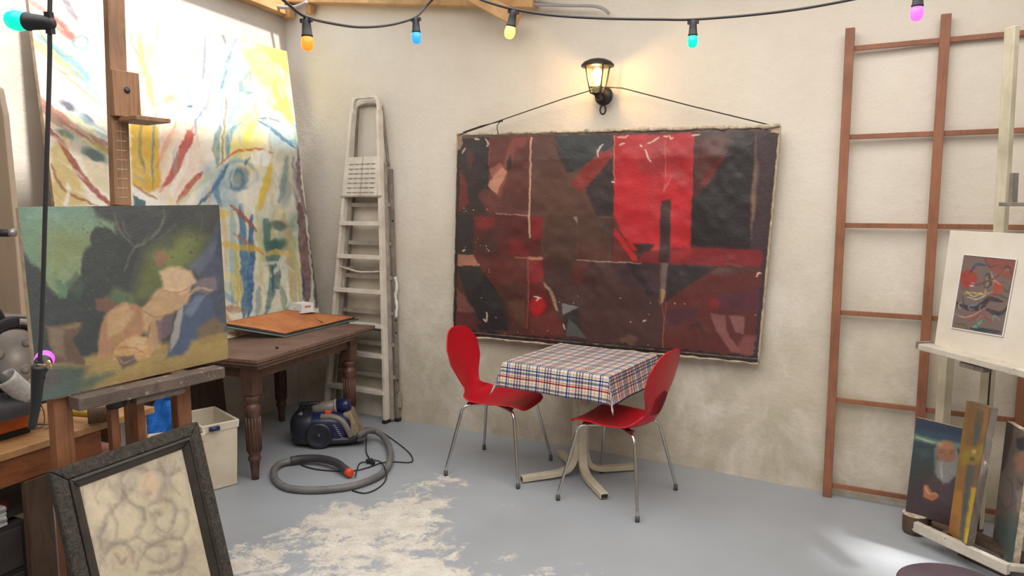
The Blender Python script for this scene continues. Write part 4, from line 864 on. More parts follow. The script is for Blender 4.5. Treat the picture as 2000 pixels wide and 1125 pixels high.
# portfolio
fz = TBZ + .012
fA, fB, fC, fD = zp(557, 650, fz + .02), zp(694, 618, fz + .02), zp(560, 603, fz + .02), zp(425, 630, fz + .02)
fC = pl(560, 604, KBR + kn * .035, kn); fD = pl(436, 629, KBR + kn * .03, kn)
t = thing('portfolio', 'flat orange art portfolio with green cloth edges lying on the brown table', 'portfolio', (fA + fC) / 2 * V(1, 1, 0) + EZ * TBZ)
def sheet(sc, z0, z1, sag):
    cc = (fA + fC) / 2; P = [cc + (p - cc) * V(sc, sc, 1) for p in (fA, fB, fC, fD)]; zr = fz + .02
    P[2] = P[2] + kn * V(1, 1, 0) * (sc - .97) * .3
    def fn(u, v, z):
        q = (P[0] * (1 - u) + P[1] * u) * (1 - v) + (P[3] * (1 - u) + P[2] * u) * v
        return V(q[0], q[1], z + (q[2] - zr) + sag * math.sin(u * 9 + v * 4) * .5)
    mb = MB(); mb.grid(lambda u, v: fn(u, v, z1), 14, 14); mb.grid(lambda u, v: fn(u, 1 - v, z0), 14, 14)
    for e in range(4):
        g_ = [lambda s: (s, 0), lambda s: (1, s), lambda s: (1 - s, 1), lambda s: (0, 1 - s)][e]
        mb.grid(lambda u, v: fn(*g_(u), z0 + (z1 - z0) * v), 14, 1)
    return mb
build('lower_cover', sheet(1.05, TBZ + .002, TBZ + .008, .0), M['green_card'], t, weld=True); build('paper_stack', sheet(.985, TBZ + .0085, TBZ + .024, .0), M['hose_dark'], t, weld=True)
build('upper_cover', sheet(1.0, TBZ + .0245, TBZ + .030, .003), M['orange_card'], t, weld=True)
fpn = nrm(np.cross(fB - fA, fD - fA)); fpn = fpn if fpn[2] > 0 else -fpn
def onf(x, y, h=.002): return pl(x, y, fA + EZ * h, fpn)
mb = MB(); zz = TBZ + .036; mb.tube(smooth_path([onf(580, 620), onf(592, 622), onf(610, 623), onf(622, 626), onf(630, 630)], 4), .003, 6); build('ribbon', mb, M['black'], t)
mb = MB(); mb.sweep(smooth_path([zp(465, 642, TBZ + .03), zp(452, 648, TBZ + .012), zp(445, 656, TBZ + .004)], 4), [(-.004, -.001), (.004, -.001), (.004, .001), (-.004, .001)], True, E1); build('ribbon', mb, M['black'], t)
bx0 = onf(592, 609, .004); bd = nrm(zp(603, 611, TBZ + .034) - zp(568, 605, TBZ + .034)); br = math.atan2(bd[1], bd[0])
t = thing('small_box', 'small white box standing on the orange portfolio', 'box', bx0)
mb = MB(); mb.box(bx0 + EZ * .004 , (.155, .13, .004), br); build('base_flap', mb, M['white_card'], t)
mb = MB(); mb.box(bx0 + EZ * .038, (.125, .10, .062), br); bb = build('carton', mb, M['white_card'], t, bevel=.003)
bxx = V(math.cos(br), math.sin(br), 0); byy = V(math.sin(br), -math.cos(br), 0)
mb = MB(); mb.box(bx0 + bxx * .0632 + EZ * .045, (.001, .05, .012), br); build('printed_mark', mb, plain('red_print', S(200, 110, 110)), t)
mb = MB(); mb.box(bx0 + byy * .0507 - bxx * .03 + EZ * .025, (.02, .001, .006), br); build('printed_mark', mb, M['alu_dark'], t)
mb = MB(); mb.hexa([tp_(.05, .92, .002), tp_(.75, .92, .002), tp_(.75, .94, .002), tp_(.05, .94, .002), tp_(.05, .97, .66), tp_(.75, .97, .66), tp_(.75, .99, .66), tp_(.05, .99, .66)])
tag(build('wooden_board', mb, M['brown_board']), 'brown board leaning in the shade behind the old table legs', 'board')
# ================================================================== RED CHAIRS
def chair(label, loc, rz):
    t = thing('cafe_chair', label, 'chair', loc, rz)
    prof = smooth_path([V(.235, 0, .428), V(.205, 0, .448), V(.12, 0, .455), V(0, 0, .447), V(-.10, 0, .446), V(-.165, 0, .458), V(-.205, 0, .49), V(-.228, 0, .54), V(-.248, 0, .62), V(-.268, 0, .71), V(-.290, 0, .80), V(-.312, 0, .885)], 6)
    n = len(prof) - 1; ts = [0, .05, .12, .25, .38, .46, .53, .60, .68, .78, .88, .95, .985, 1.0]
    ws = [.10, .165, .195, .205, .198, .178, .125, .100, .130, .196, .202, .150, .088, .02]
    ks = [0, .008, .016, .02, .026, .034, .036, .030, .026, .028, .026, .018, .01, 0]
    mb = MB()
    def fn(u, v):
        k = v * n; i = min(int(k), n - 1); q = prof[i] * (1 - (k - i)) + prof[i + 1] * (k - i)
        w = np.interp(v, ts, ws); c = np.interp(v, ts, ks); s = 2 * u - 1; tng = nrm(prof[min(i + 1, n)] - prof[max(i - 1, 0)]); nn = V(tng[2], 0, -tng[0])
        if nn[2] < 0 and v < .45: nn = -nn
        if v >= .45 and nn[0] < 0: nn = -nn
        return q + V(0, s * w, 0) + nn * c * s * s
    mb.grid(fn, 20, 64); build('seat_shell', mb, M['red'], t, world=False, solid=.009, subsurf=1)
    mb = MB()
    for k in range(9):
        y = (k - 4) * .018; v0, v1 = .60, .76 - .004 * abs(k - 4) ** 1.5
        pts = [fn(.5 + y / (2 * np.interp(v, ts, ws)), v) + V(-.0110, 0, 0) for v in np.linspace(v0, v1, 8)]
        mb.sweep(pts, [(-.003, -.0015), (.003, -.0015), (.003, .0015), (-.003, .0015)], True, V(0, 1, 0))
    build('slot_shade_rib', mb, M['reddark'], t, world=False)  # raised ribs, darker red: shade of the back slots put into their colour
    for sx in (1, -1):
        for sy in (1, -1):
            mb = MB(); f = V(.245 * sx, .262 * sy, .0)
            top = V(.16 * sx, .155 * sy, .425)
            mb.tube(smooth_path([V(.02 * sx, .07 * sy, .428), V(.09 * sx, .115 * sy, .429), V(.15 * sx, .153 * sy, .424), V(.175 * sx, .172 * sy, .395), V(.184 * sx, .18 * sy, .35), f + EZ * .02], 6), .0095, 10)
            lg = build('leg', mb, M['chrome'], t, world=False)
            mb = MB(); mb.lathe([(.012, 0), (.0125, .03), (.0105, .032)], f + V(-.002 * sx, -.003 * sy, 0), 12); build('foot_cap', mb, M['rubber'], lg, world=False)
    mb = MB()
    for sx in (1, -1):
        for sy in (1, -1): mb.box(V(.135 * sx, .135 * sy, .436), (.035, .03, .014))
    mb.box(V(0, 0, .436), (.12, .12, .014)); mb.bar(V(-.13, -.13, .436), V(.13, .13, .436), .02, .01, EZ); mb.bar(V(-.13, .13, .436), V(.13, -.13, .436), .02, .01, EZ); build('seat_mount', mb, M['reddark'], t, world=False, bevel=.003)
    return t
chair('red moulded chair left of the checked table, facing right', (-.077, 4.373, 0), math.radians(-24.8))
chair('red moulded chair right of the checked table with slotted back', (.606, 3.942, 0), math.radians(145))

# ================================================================== SMALL TABLE AND CLOTH
tc = V(.418, 4.235, 0); ta = math.atan2(-.371, .569); hx, hy = .335, .335
t = thing('cafe_table', 'small square table on a cream four-footed metal pedestal under the cloth', 'table', tc, ta)
mb = MB(); mb.box(V(0, 0, .722), (2 * hx - .01, 2 * hy - .01, .026)); build('table_top', mb, M['cream_metal'], t, world=False, bevel=.004)
for k in range(4):
    an = math.pi / 4 + k * math.pi / 2 + math.radians(4); d_ = V(math.cos(an), math.sin(an), 0)
    mb = MB(); sd = V(-d_[1], d_[0], 0)
    mb.sweep(smooth_path([d_ * .03 + EZ * .705, d_ * .03 + EZ * .45, d_ * .03 + EZ * .20, d_ * .036 + EZ * .13, d_ * .065 + EZ * .065, d_ * .13 + EZ * .036, d_ * .24 + EZ * .028, d_ * .375 + EZ * .022], 6), [(-.024, -.016), (.024, -.016), (.024, .016), (-.024, .016)], False, sd)
    lg = build('leg', mb, M['cream_metal'], t, world=False, bevel=.003)
    mb = MB(); mb.bar(d_ * .372 + EZ * .022, d_ * .3765 + EZ * .022, .038, .022, sd); build('end_plug', mb, M['black'], lg, world=False)
mb = MB(); mb.box(V(0, 0, .70), (.22, .22, .012)); build('mounting_plate', mb, M['cream_metal'], t, world=False)
n = 110; SX, SY = .50, .49
t = thing('tablecloth', 'blue, red and white plaid cloth draped over the small square table', 'tablecloth', tc + EZ * .735, ta)
def cloth(u, v):
    x = (u * 2 - 1) * SX; y = (v * 2 - 1) * SY; cx = max(-hx, min(hx, x)); cy = max(-hy, min(hy, y)); dx, dy = x - cx, y - cy; r = math.hypot(dx, dy)
    z = .7375 + .0012 * math.sin(x * 21) * math.sin(y * 17)
    if r < 1e-6: return V(cx, cy, z)
    corner = abs(2 * dx * dy) / (r * r + 1e-9)
    k = .16 + .26 * corner ** 1.5 + .03 * math.sin((x if abs(dy) > abs(dx) else y) * 19 + 1.0)
    k *= 1 + .2 * math.sin(3 * (x + y))
    out = .009 * min(1, r / .012) + k * max(0, r - .01); dn = max(0, r - .006) * math.sqrt(max(.2, 1 - k * k)) * (1 if corner < .2 else 1 - .0 * corner)
    ph = math.atan2(dy, dx); tw = 0
    if corner > .02: 
        tw = .028 * math.sin(4 * ph) * r / .2
    ux, uy = dx / r, dy / r
    return V(cx + ux * out - uy * tw, cy + uy * out + ux * tw, z - dn)
mb = MB(); mb.grid(cloth, n, n)
o = build('cloth_sheet', mb, M['plaid'], t, world=False, solid=.0022)
o.location = (0, 0, -.735)
uv = o.data.uv_layers.new(name='UVMap'); li = np.zeros(len(o.data.loops), np.int32); o.data.loops.foreach_get('vertex_index', li)
gu = (li % (n + 1)) / n * 2 * SX; gv = (li // (n + 1)) / n * 2 * SY; uv.data.foreach_set('uv', np.stack([gu, gv], 1).astype(np.float32).ravel())

# ================================================================== VACUUM CLEANER
v0 = zp(603, 893); v1 = zp(712, 856); vd = nrm(v1 - v0); va = math.atan2(vd[1], vd[0]) - .85; vd = V(math.cos(va), math.sin(va), 0)
vside = V(math.sin(va), -math.cos(va), 0); vc = (v0 + v1) / 2 - vside * .10 + V(-.06, .01, 0)
t = thing('vacuum_cleaner', 'dark blue canister vacuum cleaner with grey hose on the floor below the table', 'vacuum cleaner', vc, va)
def vb(x, y, z): return V(x, -y, z)               # y towards the viewer side
mb = MB(); mb.sphere(vb(-.045, 0, .125), (.215, .14, .115), 32, 18, p=.68); build('body', mb, M['blue_shell'], t, world=False)
mb = MB(); mb.sphere(vb(-.15, 0, .13), (.125, .140, .115), 28, 16, p=.75); build('bumper', mb, M['vac_dark'], t, world=False)
mb = MB(); mb.sphere(vb(-.02, 0, .05), (.245, .142, .032), 28, 10, p=.6); build('chassis', mb, M['vac_dark'], t, world=False)
for s in (1, -1):
    mb = MB(); mb.lathe([(.06, -.02), (.088, -.018), (.092, 0), (.088, .016), (.070, .022), (.066, .018), (.03, .020), (0, .021)], vb(-.06, s * .135, .094), 36, vb(0, s, 0) * V(1, 1, 1)); w = build('wheel', mb, M['vac_dark'], t, world=False)
    mb = MB(); mb.lathe([(.018, .018), (.016, .024), (0, .025)], vb(-.06, s * .135, .094), 20, vb(0, s, 0)); build('hub_cap', mb, M['black'], w, world=False)
mb = MB(); mb.lathe([(.015, 0), (.022, .005), (.022, .025), (.015, .03)], vb(.19, -.015, .022), 16, (0, 1, 0)); build('caster', mb, M['black'], t, world=False)
mb = MB(); mb.lathe([(.034, 0), (.042, .02), (.044, .09), (.044, .15), (.040, .155)], vb(-.12, .02, .245), 22, (1, 0, .12)); build('dust_cylinder', mb, M['vac_grey'], t, world=False)
mb = MB(); mb.lathe([(.047, 0), (.049, .015), (.046, .018)], vb(.03, .02, .263), 22, (1, 0, .12)); build('cylinder_collar', mb, M['alu_grey'], t, world=False)
mb = MB(); mb.lathe([(.046, 0), (.046, .07), (.036, .095), (.0, .10)], vb(.045, .02, .265), 22, (1, 0, .1)); build('cylinder_cap', mb, M['blue_shell'], t, world=False)
mb = MB(); mb.tube(smooth_path([vb(-.21, .03, .19), vb(-.20, .03, .25), vb(-.15, .03, .285), vb(-.08, .03, .285), vb(-.04, .03, .26)], 5), .016, 10); mb.box(vb(-.17, .03, .29), (.07, .05, .016)); build('carry_handle', mb, M['black'], t, world=False, bevel=.003)
mb = MB(); mb.lathe([(.020, -.02), (.024, .0), (.022, .02)], vb(-.19, .07, .215), 16, (1, 0, .6)); build('hose_inlet', mb, M['vac_grey'], t, world=False)
mb = MB(); mb.box(vb(-.005, .075, .232), (.045, .025, .035)); build('release_button', mb, M['orange_btn'], t, world=False, bevel=.006)
mb = MB(); mb.tube(smooth_path([vb(-.05, .105, .215), vb(.03, .112, .215), vb(.09, .12, .19), vb(.13, .125, .13), vb(.15, .12, .075)], 6), .020, 12); build('side_tube', mb, M['vac_grey'], t, world=False)
mb = MB()
for k in range(8): mb.bar(vb(.035 + k * .008, .136 - .001 * k, .165 - .015 * k), vb(.055 + k * .008, .137 - .001 * k, .16 - .015 * k), .004, .006, (0, 0, 1))
build('vent_slot', mb, M['alu_grey'], t, world=False)
mb = MB(); mb.hexa([vb(.16, .095, .06), vb(.215, .085, .06), vb(.215, -.085, .06), vb(.16, -.095, .06), vb(.09, .085, .225), vb(.145, .075, .24), vb(.145, -.075, .24), vb(.09, -.085, .225)]); build('exhaust_filter', mb, M['vac_beige'], t, world=False, bevel=.01)
mb = MB(); mb.tube(smooth_path([vb(.19, .10, .04), vb(.235, .08, .05), vb(.24, 0, .055), vb(.235, -.08, .05)], 5), .012, 8); build('rear_bumper', mb, M['vac_grey'], t, world=False)
hp = [zp(700, 850, .10), zp(716, 842, .10), zp(735, 843, .07), zp(752, 857, .05), zp(762, 880, .034), zp(760, 905, .026), zp(742, 928, .024), zp(700, 946, .023), zp(650, 955, .022), zp(600, 957, .022), zp(560, 952, .022), zp(538, 937, .022), zp(536, 917, .024), zp(550, 905, .028), zp(572, 899, .034)]
sp_ = smooth_path(hp, 22)
mb = MB(); mb.tube(sp_, lambda tt: .0205 + .0016 * math.sin(tt * 900), 12)
mb.v = mb.v; hs = build('hose', mb, M['hose'], t)
mb = MB(); mb.tube(smooth_path([zp(568, 900, .034), zp(590, 896, .04), zp(625, 896, .045), zp(655, 903, .05), zp(672, 915, .045), zp(682, 922, .036)], 6), lambda tt: .026 - .002 * tt, 14); build('hose_grip', mb, M['hose_dark'], t)
mb = MB(); mb.lathe([(.024, 0), (.026, .02), (.022, .05), (.018, .052)], zp(678, 920, .036), 16, nrm(zp(692, 930, .034) - zp(676, 919, .036))); build('nozzle_collar', mb, M['orange_btn'], t)
mb = MB(); cz = .006
cp = [zp(712, 836, .05), zp(735, 838, .03), zp(765, 857, cz), zp(795, 880, cz), zp(806, 896, cz), zp(800, 903, cz), zp(770, 902, cz), zp(745, 904, cz), zp(725, 911, cz), zp(700, 918, cz), zp(672, 920, cz), zp(640, 919, cz), zp(610, 915, cz), zp(588, 908, cz)]
mb.tube(smooth_path(cp, 8), .0042, 6)
mb.tube(smooth_path([zp(716, 850, .05), zp(715, 870, .02), zp(716, 885, .012), zp(722, 896, .01)], 6), .004, 6)
mb.tube(smooth_path([zp(728, 898, .012), zp(743, 902, cz), zp(752, 915, .05), zp(755, 930, .02), zp(748, 945, cz), zp(730, 958, cz), zp(710, 963, cz), zp(688, 958, cz)], 6), .004, 6)
mb.tube(smooth_path([zp(720, 902, .01), zp(704, 904, cz), zp(698, 915, cz), zp(694, 930, .02)], 6), .004, 6)
build('power_cord', mb, M['black'], t)
mb = MB(); mb.box(zp(722, 900, .018), (.045, .03, .022), .5); mb.box(zp(728, 904, .014), (.03, .022, .018), 1.2); build('plug', mb, M['black'], t, bevel=.004)

# ================================================================== LEFT EASEL WITH THE LANDSCAPE PICTURE
eTL = yp(37, 404, 2.40); eTR = yp(428, 400, 3.02); eBR = yp(447, 700, 2.98); eBL = yp(76, 785, 2.335)
eq = (eTL, eTR, eBR, eBL); en = quad_normal(eq)
eh = nrm((eBR - eBL) * V(1, 1, 0)); enh = nrm(en * V(1, 1, 0))
def EP(x, y, off=0.0): return pl(x, y, eBL - enh * off, enh)
def paint_land(X, Y):
    p = Paint(X, Y, (64, 72, 70), 2.2, 41); s, P, el = p.stroke, p.poly, p.ell
    z = lambda pts: [(x / 2.678, 380 + y / 2.678) for x, y in pts]
    P(z([(60, 40), (620, 40), (600, 300), (560, 560), (60, 560)]), (104, 148, 128), 1, 8)
    P(z([(90, 150), (600, 120), (600, 560), (90, 560)]), (112, 146, 100), .6, 60); P(z([(250, 180), (620, 160), (560, 440), (300, 560), (240, 420)]), (140, 144, 78), .6, 45); p.clouds(60, (128, 160, 132), .5, .7, .5, 3, mask=(Y < 560).astype(float))
    P(z([(480, 50), (1160, 40), (1180, 600), (560, 640), (590, 260), (600, 150), (510, 120)]), (66, 70, 70), 1, 10)
    for cx, cy, rx, ry in ((205, 435, 24, 34), (185, 480, 30, 46), (200, 530, 46, 56), (240, 470, 36, 60), (190, 425, 16, 24)): el(cx, cy + 40, rx, ry, (58, 66, 68), 1, .18)
    P(z([(110, 280), (160, 360), (200, 380), (250, 480), (330, 540), (420, 420), (520, 470), (560, 900), (150, 900)]), (56, 66, 68), 1, 7); P(z([(330, 470), (400, 400), (440, 480), (420, 560)]), (68, 92, 78), .7, 8)
    P(z([(290, 440), (340, 470), (350, 540), (310, 540)]), (84, 132, 92), .9, 6)
    P(z([(760, 300), (980, 180), (1080, 220), (1060, 330), (960, 420), (860, 560), (700, 560), (720, 420)]), (110, 120, 62), .85, 30); P(z([(820, 320), (1000, 230), (980, 340), (860, 420)]), (126, 142, 66), .7, 25); P(z([(540, 560), (600, 480), (690, 520), (720, 600)]), (98, 128, 80), .7, 12)
    for a, w, c in (([(860, 70), (840, 170), (760, 250), (700, 280), (650, 400)], 6, (112, 114, 96)), ([(600, 100), (620, 180), (700, 270)], 6, (104, 106, 90)), ([(780, 200), (740, 260), (700, 275)], 4, (118, 118, 100)), ([(920, 150), (860, 210), (790, 240)], 4, (96, 98, 84)), ([(640, 120), (655, 190), (690, 230)], 3, (120, 118, 96)), ([(1050, 90), (1060, 150), (1050, 190)], 2, (120, 120, 110))): s(z(a), w, c, .75, 2.5)
    for i, (cx, cy) in enumerate(((250, 425), (300, 410), (350, 420), (395, 430), (280, 450), (330, 470), (240, 500), (270, 520))): el(cx, cy, 26, 13, [(58, 66, 68), (76, 84, 76)][i % 2], .6, .6, .3 * i)
    rgl = random.Random(17)
    for i in range(260):
        x, y = rgl.uniform(150, 1150), rgl.uniform(60, 620)
        if x < 430 and y < 360: continue
        c = [(52, 58, 58), (78, 86, 74), (92, 96, 72), (60, 68, 66), (104, 112, 78)][rgl.choice((0, 0, 1, 3, 3, 1, 2, 4))]
        dx, dy = rgl.uniform(-14, 14), rgl.uniform(-14, 14); s(z([(x, y), (x + dx, y + dy)]), rgl.uniform(2, 6), c, .45, 2, curve=False)
    # dark blue-grey rock face at the right
    P(z([(1170, 100), (1200, 700), (1180, 820), (1040, 800), (1000, 560), (1020, 430), (1080, 260)]), (74, 84, 104), .95, 10); P(z([(980, 380), (1140, 230), (1110, 340), (1040, 420)]), (94, 106, 130), .8, 8); P(z([(1150, 100), (1180, 100), (1190, 380), (1130, 300)]), (58, 66, 86), .8, 8)
    # generic hillside, stream and pale boulders in warm light
    P(z([(180, 880), (420, 860), (640, 800), (1200, 740), (1200, 900), (500, 1100), (180, 1120)]), (168, 138, 74), 1, 12); P(z([(420, 860), (900, 830), (1190, 760), (1190, 860), (560, 960)]), (178, 146, 78), .8, 10)
    P(z([(200, 900), (460, 900), (380, 1080), (200, 1110)]), (70, 92, 86), .95, 14); P(z([(200, 890), (330, 930), (300, 1010), (210, 1010)]), (98, 78, 86), .6, 14); P(z([(220, 1020), (420, 960), (600, 930), (380, 1080), (220, 1110)]), (78, 104, 94), .8, 12)
    P(z([(240, 690), (390, 665), (430, 690), (380, 760), (450, 890), (280, 880)]), (112, 82, 66), .95, 5); P(z([(250, 690), (330, 700), (340, 860), (270, 830)]), (146, 124, 96), .7, 8); P(z([(320, 690), (430, 670), (400, 700), (340, 710)]), (142, 122, 82), .8, 4)
    sk = (206, 160, 108); sk2 = (188, 130, 84); sk3 = (222, 180, 134)
    P(z([(520, 700), (560, 600), (640, 560), (760, 590), (770, 700), (720, 760), (600, 800), (540, 880), (510, 860)]), sk2, .95, 6); P(z([(560, 620), (660, 570), (700, 620), (640, 720), (560, 760)]), sk, .9, 8)
    P(z([(600, 800), (700, 730), (800, 760), (790, 850), (680, 880), (590, 870)]), (214, 158, 92), .95, 6); P(z([(660, 760), (760, 750), (760, 800), (680, 820)]), sk3, .7, 8); s(z([(600, 810), (680, 800), (760, 830)]), 2.5, (150, 96, 60), .7, 2)
    P(z([(740, 600), (820, 500), (900, 470), (1000, 480), (990, 580), (900, 620), (800, 660), (760, 740)]), sk, .95, 7); P(z([(830, 400), (900, 370), (1000, 400), (1030, 460), (960, 520), (860, 500)]), sk3, .95, 7); P(z([(800, 640), (860, 600), (840, 800), (780, 830), (770, 740)]), (196, 148, 100), .95, 5)
    s(z([(850, 500), (930, 510), (1000, 480)]), 3, (170, 120, 84), .7, 2); s(z([(740, 600), (820, 640), (900, 620)]), 3, (160, 110, 76), .7, 2); P(z([(500, 540), (560, 530), (610, 580), (560, 620), (500, 600)]), (130, 84, 66), .9, 5); P(z([(800, 310), (850, 290), (890, 330), (860, 380), (820, 370)]), (150, 100, 70), .8, 5)
    P(z([(940, 600), (1040, 520), (1120, 560), (1130, 720), (1020, 760), (950, 840), (870, 860)]), (70, 92, 128), .95, 7); P(z([(960, 620), (1020, 540), (1080, 520), (1000, 640)]), (108, 128, 156), .8, 6); P(z([(930, 600), (960, 590), (940, 740), (890, 830), (900, 720)]), (176, 168, 160), .9, 4); P(z([(820, 660), (910, 620), (900, 720), (830, 780)]), (120, 92, 108), .85, 5); P(z([(1040, 440), (1130, 430), (1140, 500), (1080, 520), (1010, 510)]), (128, 108, 116), .9, 5); s(z([(990, 530), (1040, 490), (1110, 500)]), 6, (178, 160, 132), .9, 3)
    P(z([(1030, 700), (1120, 640), (1180, 680), (1160, 760), (1050, 790)]), (128, 104, 72), .9, 8); P(z([(600, 850), (700, 840), (720, 880), (640, 910)]), (104, 82, 84), .85, 5); s(z([(610, 850), (650, 880), (720, 850)]), 3, (178, 150, 120), .7, 2)
    P(z([(1000, 760), (1190, 720), (1190, 800), (990, 830)]), (176, 144, 72), .8, 8)
    p.mottle(8, .12); p.mottle(34, .16, 8); gr = p.C.mean(1, keepdims=True); p.C = (p.C * .74 + gr * .26) * .90
    return p.C
t = thing('landscape_painting', 'old unframed landscape painting with dark trees and green sky on the brown easel', 'painting', (eBL + eBR) / 2)
build('stretched_canvas', slab(eq, en, .028), M['canvas_raw'], t, bevel=.002)
painted_surface('painted_face', eq, 270, 250, paint_land, M['paint_gloss'], t)

ez0 = EP(240, 900, .06); t = thing('studio_easel', 'brown wooden studio easel with tall mast holding the old landscape painting', 'easel', ez0 * V(1, 1, 0))
def col(name, x, y, ztop, zbot, w, d, off, mat, parent=None):
    c = EP(x, y, off); mb = MB(); mb.bar(V(c[0], c[1], zbot), V(c[0], c[1], ztop), w, d, eh); return build(name, mb, mat, parent or t, bevel=.003)
mc = EP(236, 402, .16)
mst = MB(); mt_ = EP(222, -10, .19); mst.bar(V(mc[0], mc[1], .15), mc, .062, .034, eh); mst.bar(mc, mt_ + (mt_ - mc) * .12, .066, .034, eh); build('mast', mst, M['easel_wood'], t, bevel=.003)
mb = MB()
k = mc + (mt_ - mc) * .05
for i in range(9): mb.bar(mc + (mt_ - mc) * (.04 + .045 * i) + enh * .0172 - eh * .02, mc + (mt_ - mc) * (.04 + .045 * i) + enh * .0172 + eh * .02, .003, .002, EZ)
mb.bar(mc + (mt_ - mc) * .04 + enh * .0172, mc + (mt_ - mc) * .4 + enh * .0172, .001, .002, eh)
build('scale_marks', mb, M['canvas_raw'], t)
cpos = mc + (mt_ - mc) * .53; mb = MB(); mb.box(cpos + enh * .03 + eh * .012, (.105, .035, .17), ax=[eh, enh, EZ]); cl = build('upper_clamp', mb, M['easel_wood'], t, bevel=.003)
mb = MB(); mb.lathe([(.011, 0), (.012, .003), (.007, .006), (0, .006)], cpos + enh * .047 + eh * .012 + EZ * .015, 14, enh); build('screw_head', mb, M['blackmetal'], cl)
mb = MB(); mb.box(cpos + enh * .07 + eh * .05 - EZ * .095, (.14, .16, .016), ax=[eh, enh, EZ]); build('clamp_ledge', mb, M['easel_wood'], cl, bevel=.002)
for x, y in ((117, 800), (352, 760)): 
    c = EP(x, y, .05); zt = eBL[2] - .01
    mb = MB(); mb.bar(V(c[0], c[1], .04), V(c[0], c[1], zt), .062, .045, eh); mb.bar(V(c[0], c[1], .04), V(c[0], c[1], .035), .062, .045, eh); build('side_post', mb, M['easel_mid'], t, bevel=.003)
    mb = MB(); mb.bar(V(c[0], c[1], .03) - enh * .42, V(c[0], c[1], .03) + enh * .10, .06, .055, EZ); build('base_runner', mb, M['easel_mid'], t, bevel=.003)
cA = EP(117, 800, .05); cB = EP(352, 760, .05)
for zz in (.16, .62):
    mb = MB(); mb.bar(V(cA[0], cA[1], zz) - enh * .035, V(cB[0], cB[1], zz) - enh * .035, .06, .02, EZ); build('cross_rail', mb, M['easel_mid'], t, bevel=.002)
for dx_ in (-.05, .05):
    c = EP(243, 760, .045) + eh * dx_; mb = MB(); mb.bar(V(c[0], c[1], .16), V(c[0], c[1], eBL[2] - .02), .03, .03, eh); build('mast_guide', mb, M['easel_mid'], t, bevel=.002)
trA = EP(142, 775, -.022); trB = EP(428, 706, -.022); trA[2] = trB[2] = eBL[2] - .026
mb = MB(); mb.bar(trA, trB, .045, .075, EZ); build('tray', mb, M['tray'], t, bevel=.004)
mb = MB(); mb.bar(trA + (trB - trA) * .36 - EZ * .035, trB - (trB - trA) * .30 - EZ * .035, .03, .05, EZ); build('tray_block', mb, M['tray'], t, bevel=.003)
mb = MB(); c = EP(225, 765, .02); mb.lathe([(.0, -.03), (.022, -.028), (.026, 0), (.022, .03), (0, .032)], c - EZ * .04, 12, eh); build('crank_knob', mb, M['blackmetal'], t)
mb = MB(); c = EP(300, 752, .01); mb.tube([c, c + eh * .015 - EZ * .035 + enh * .02], .004, 6); mb.sphere(c + eh * .015 - EZ * .037 + enh * .02, .007, 8, 6); build('set_screw', mb, M['steel'], t)

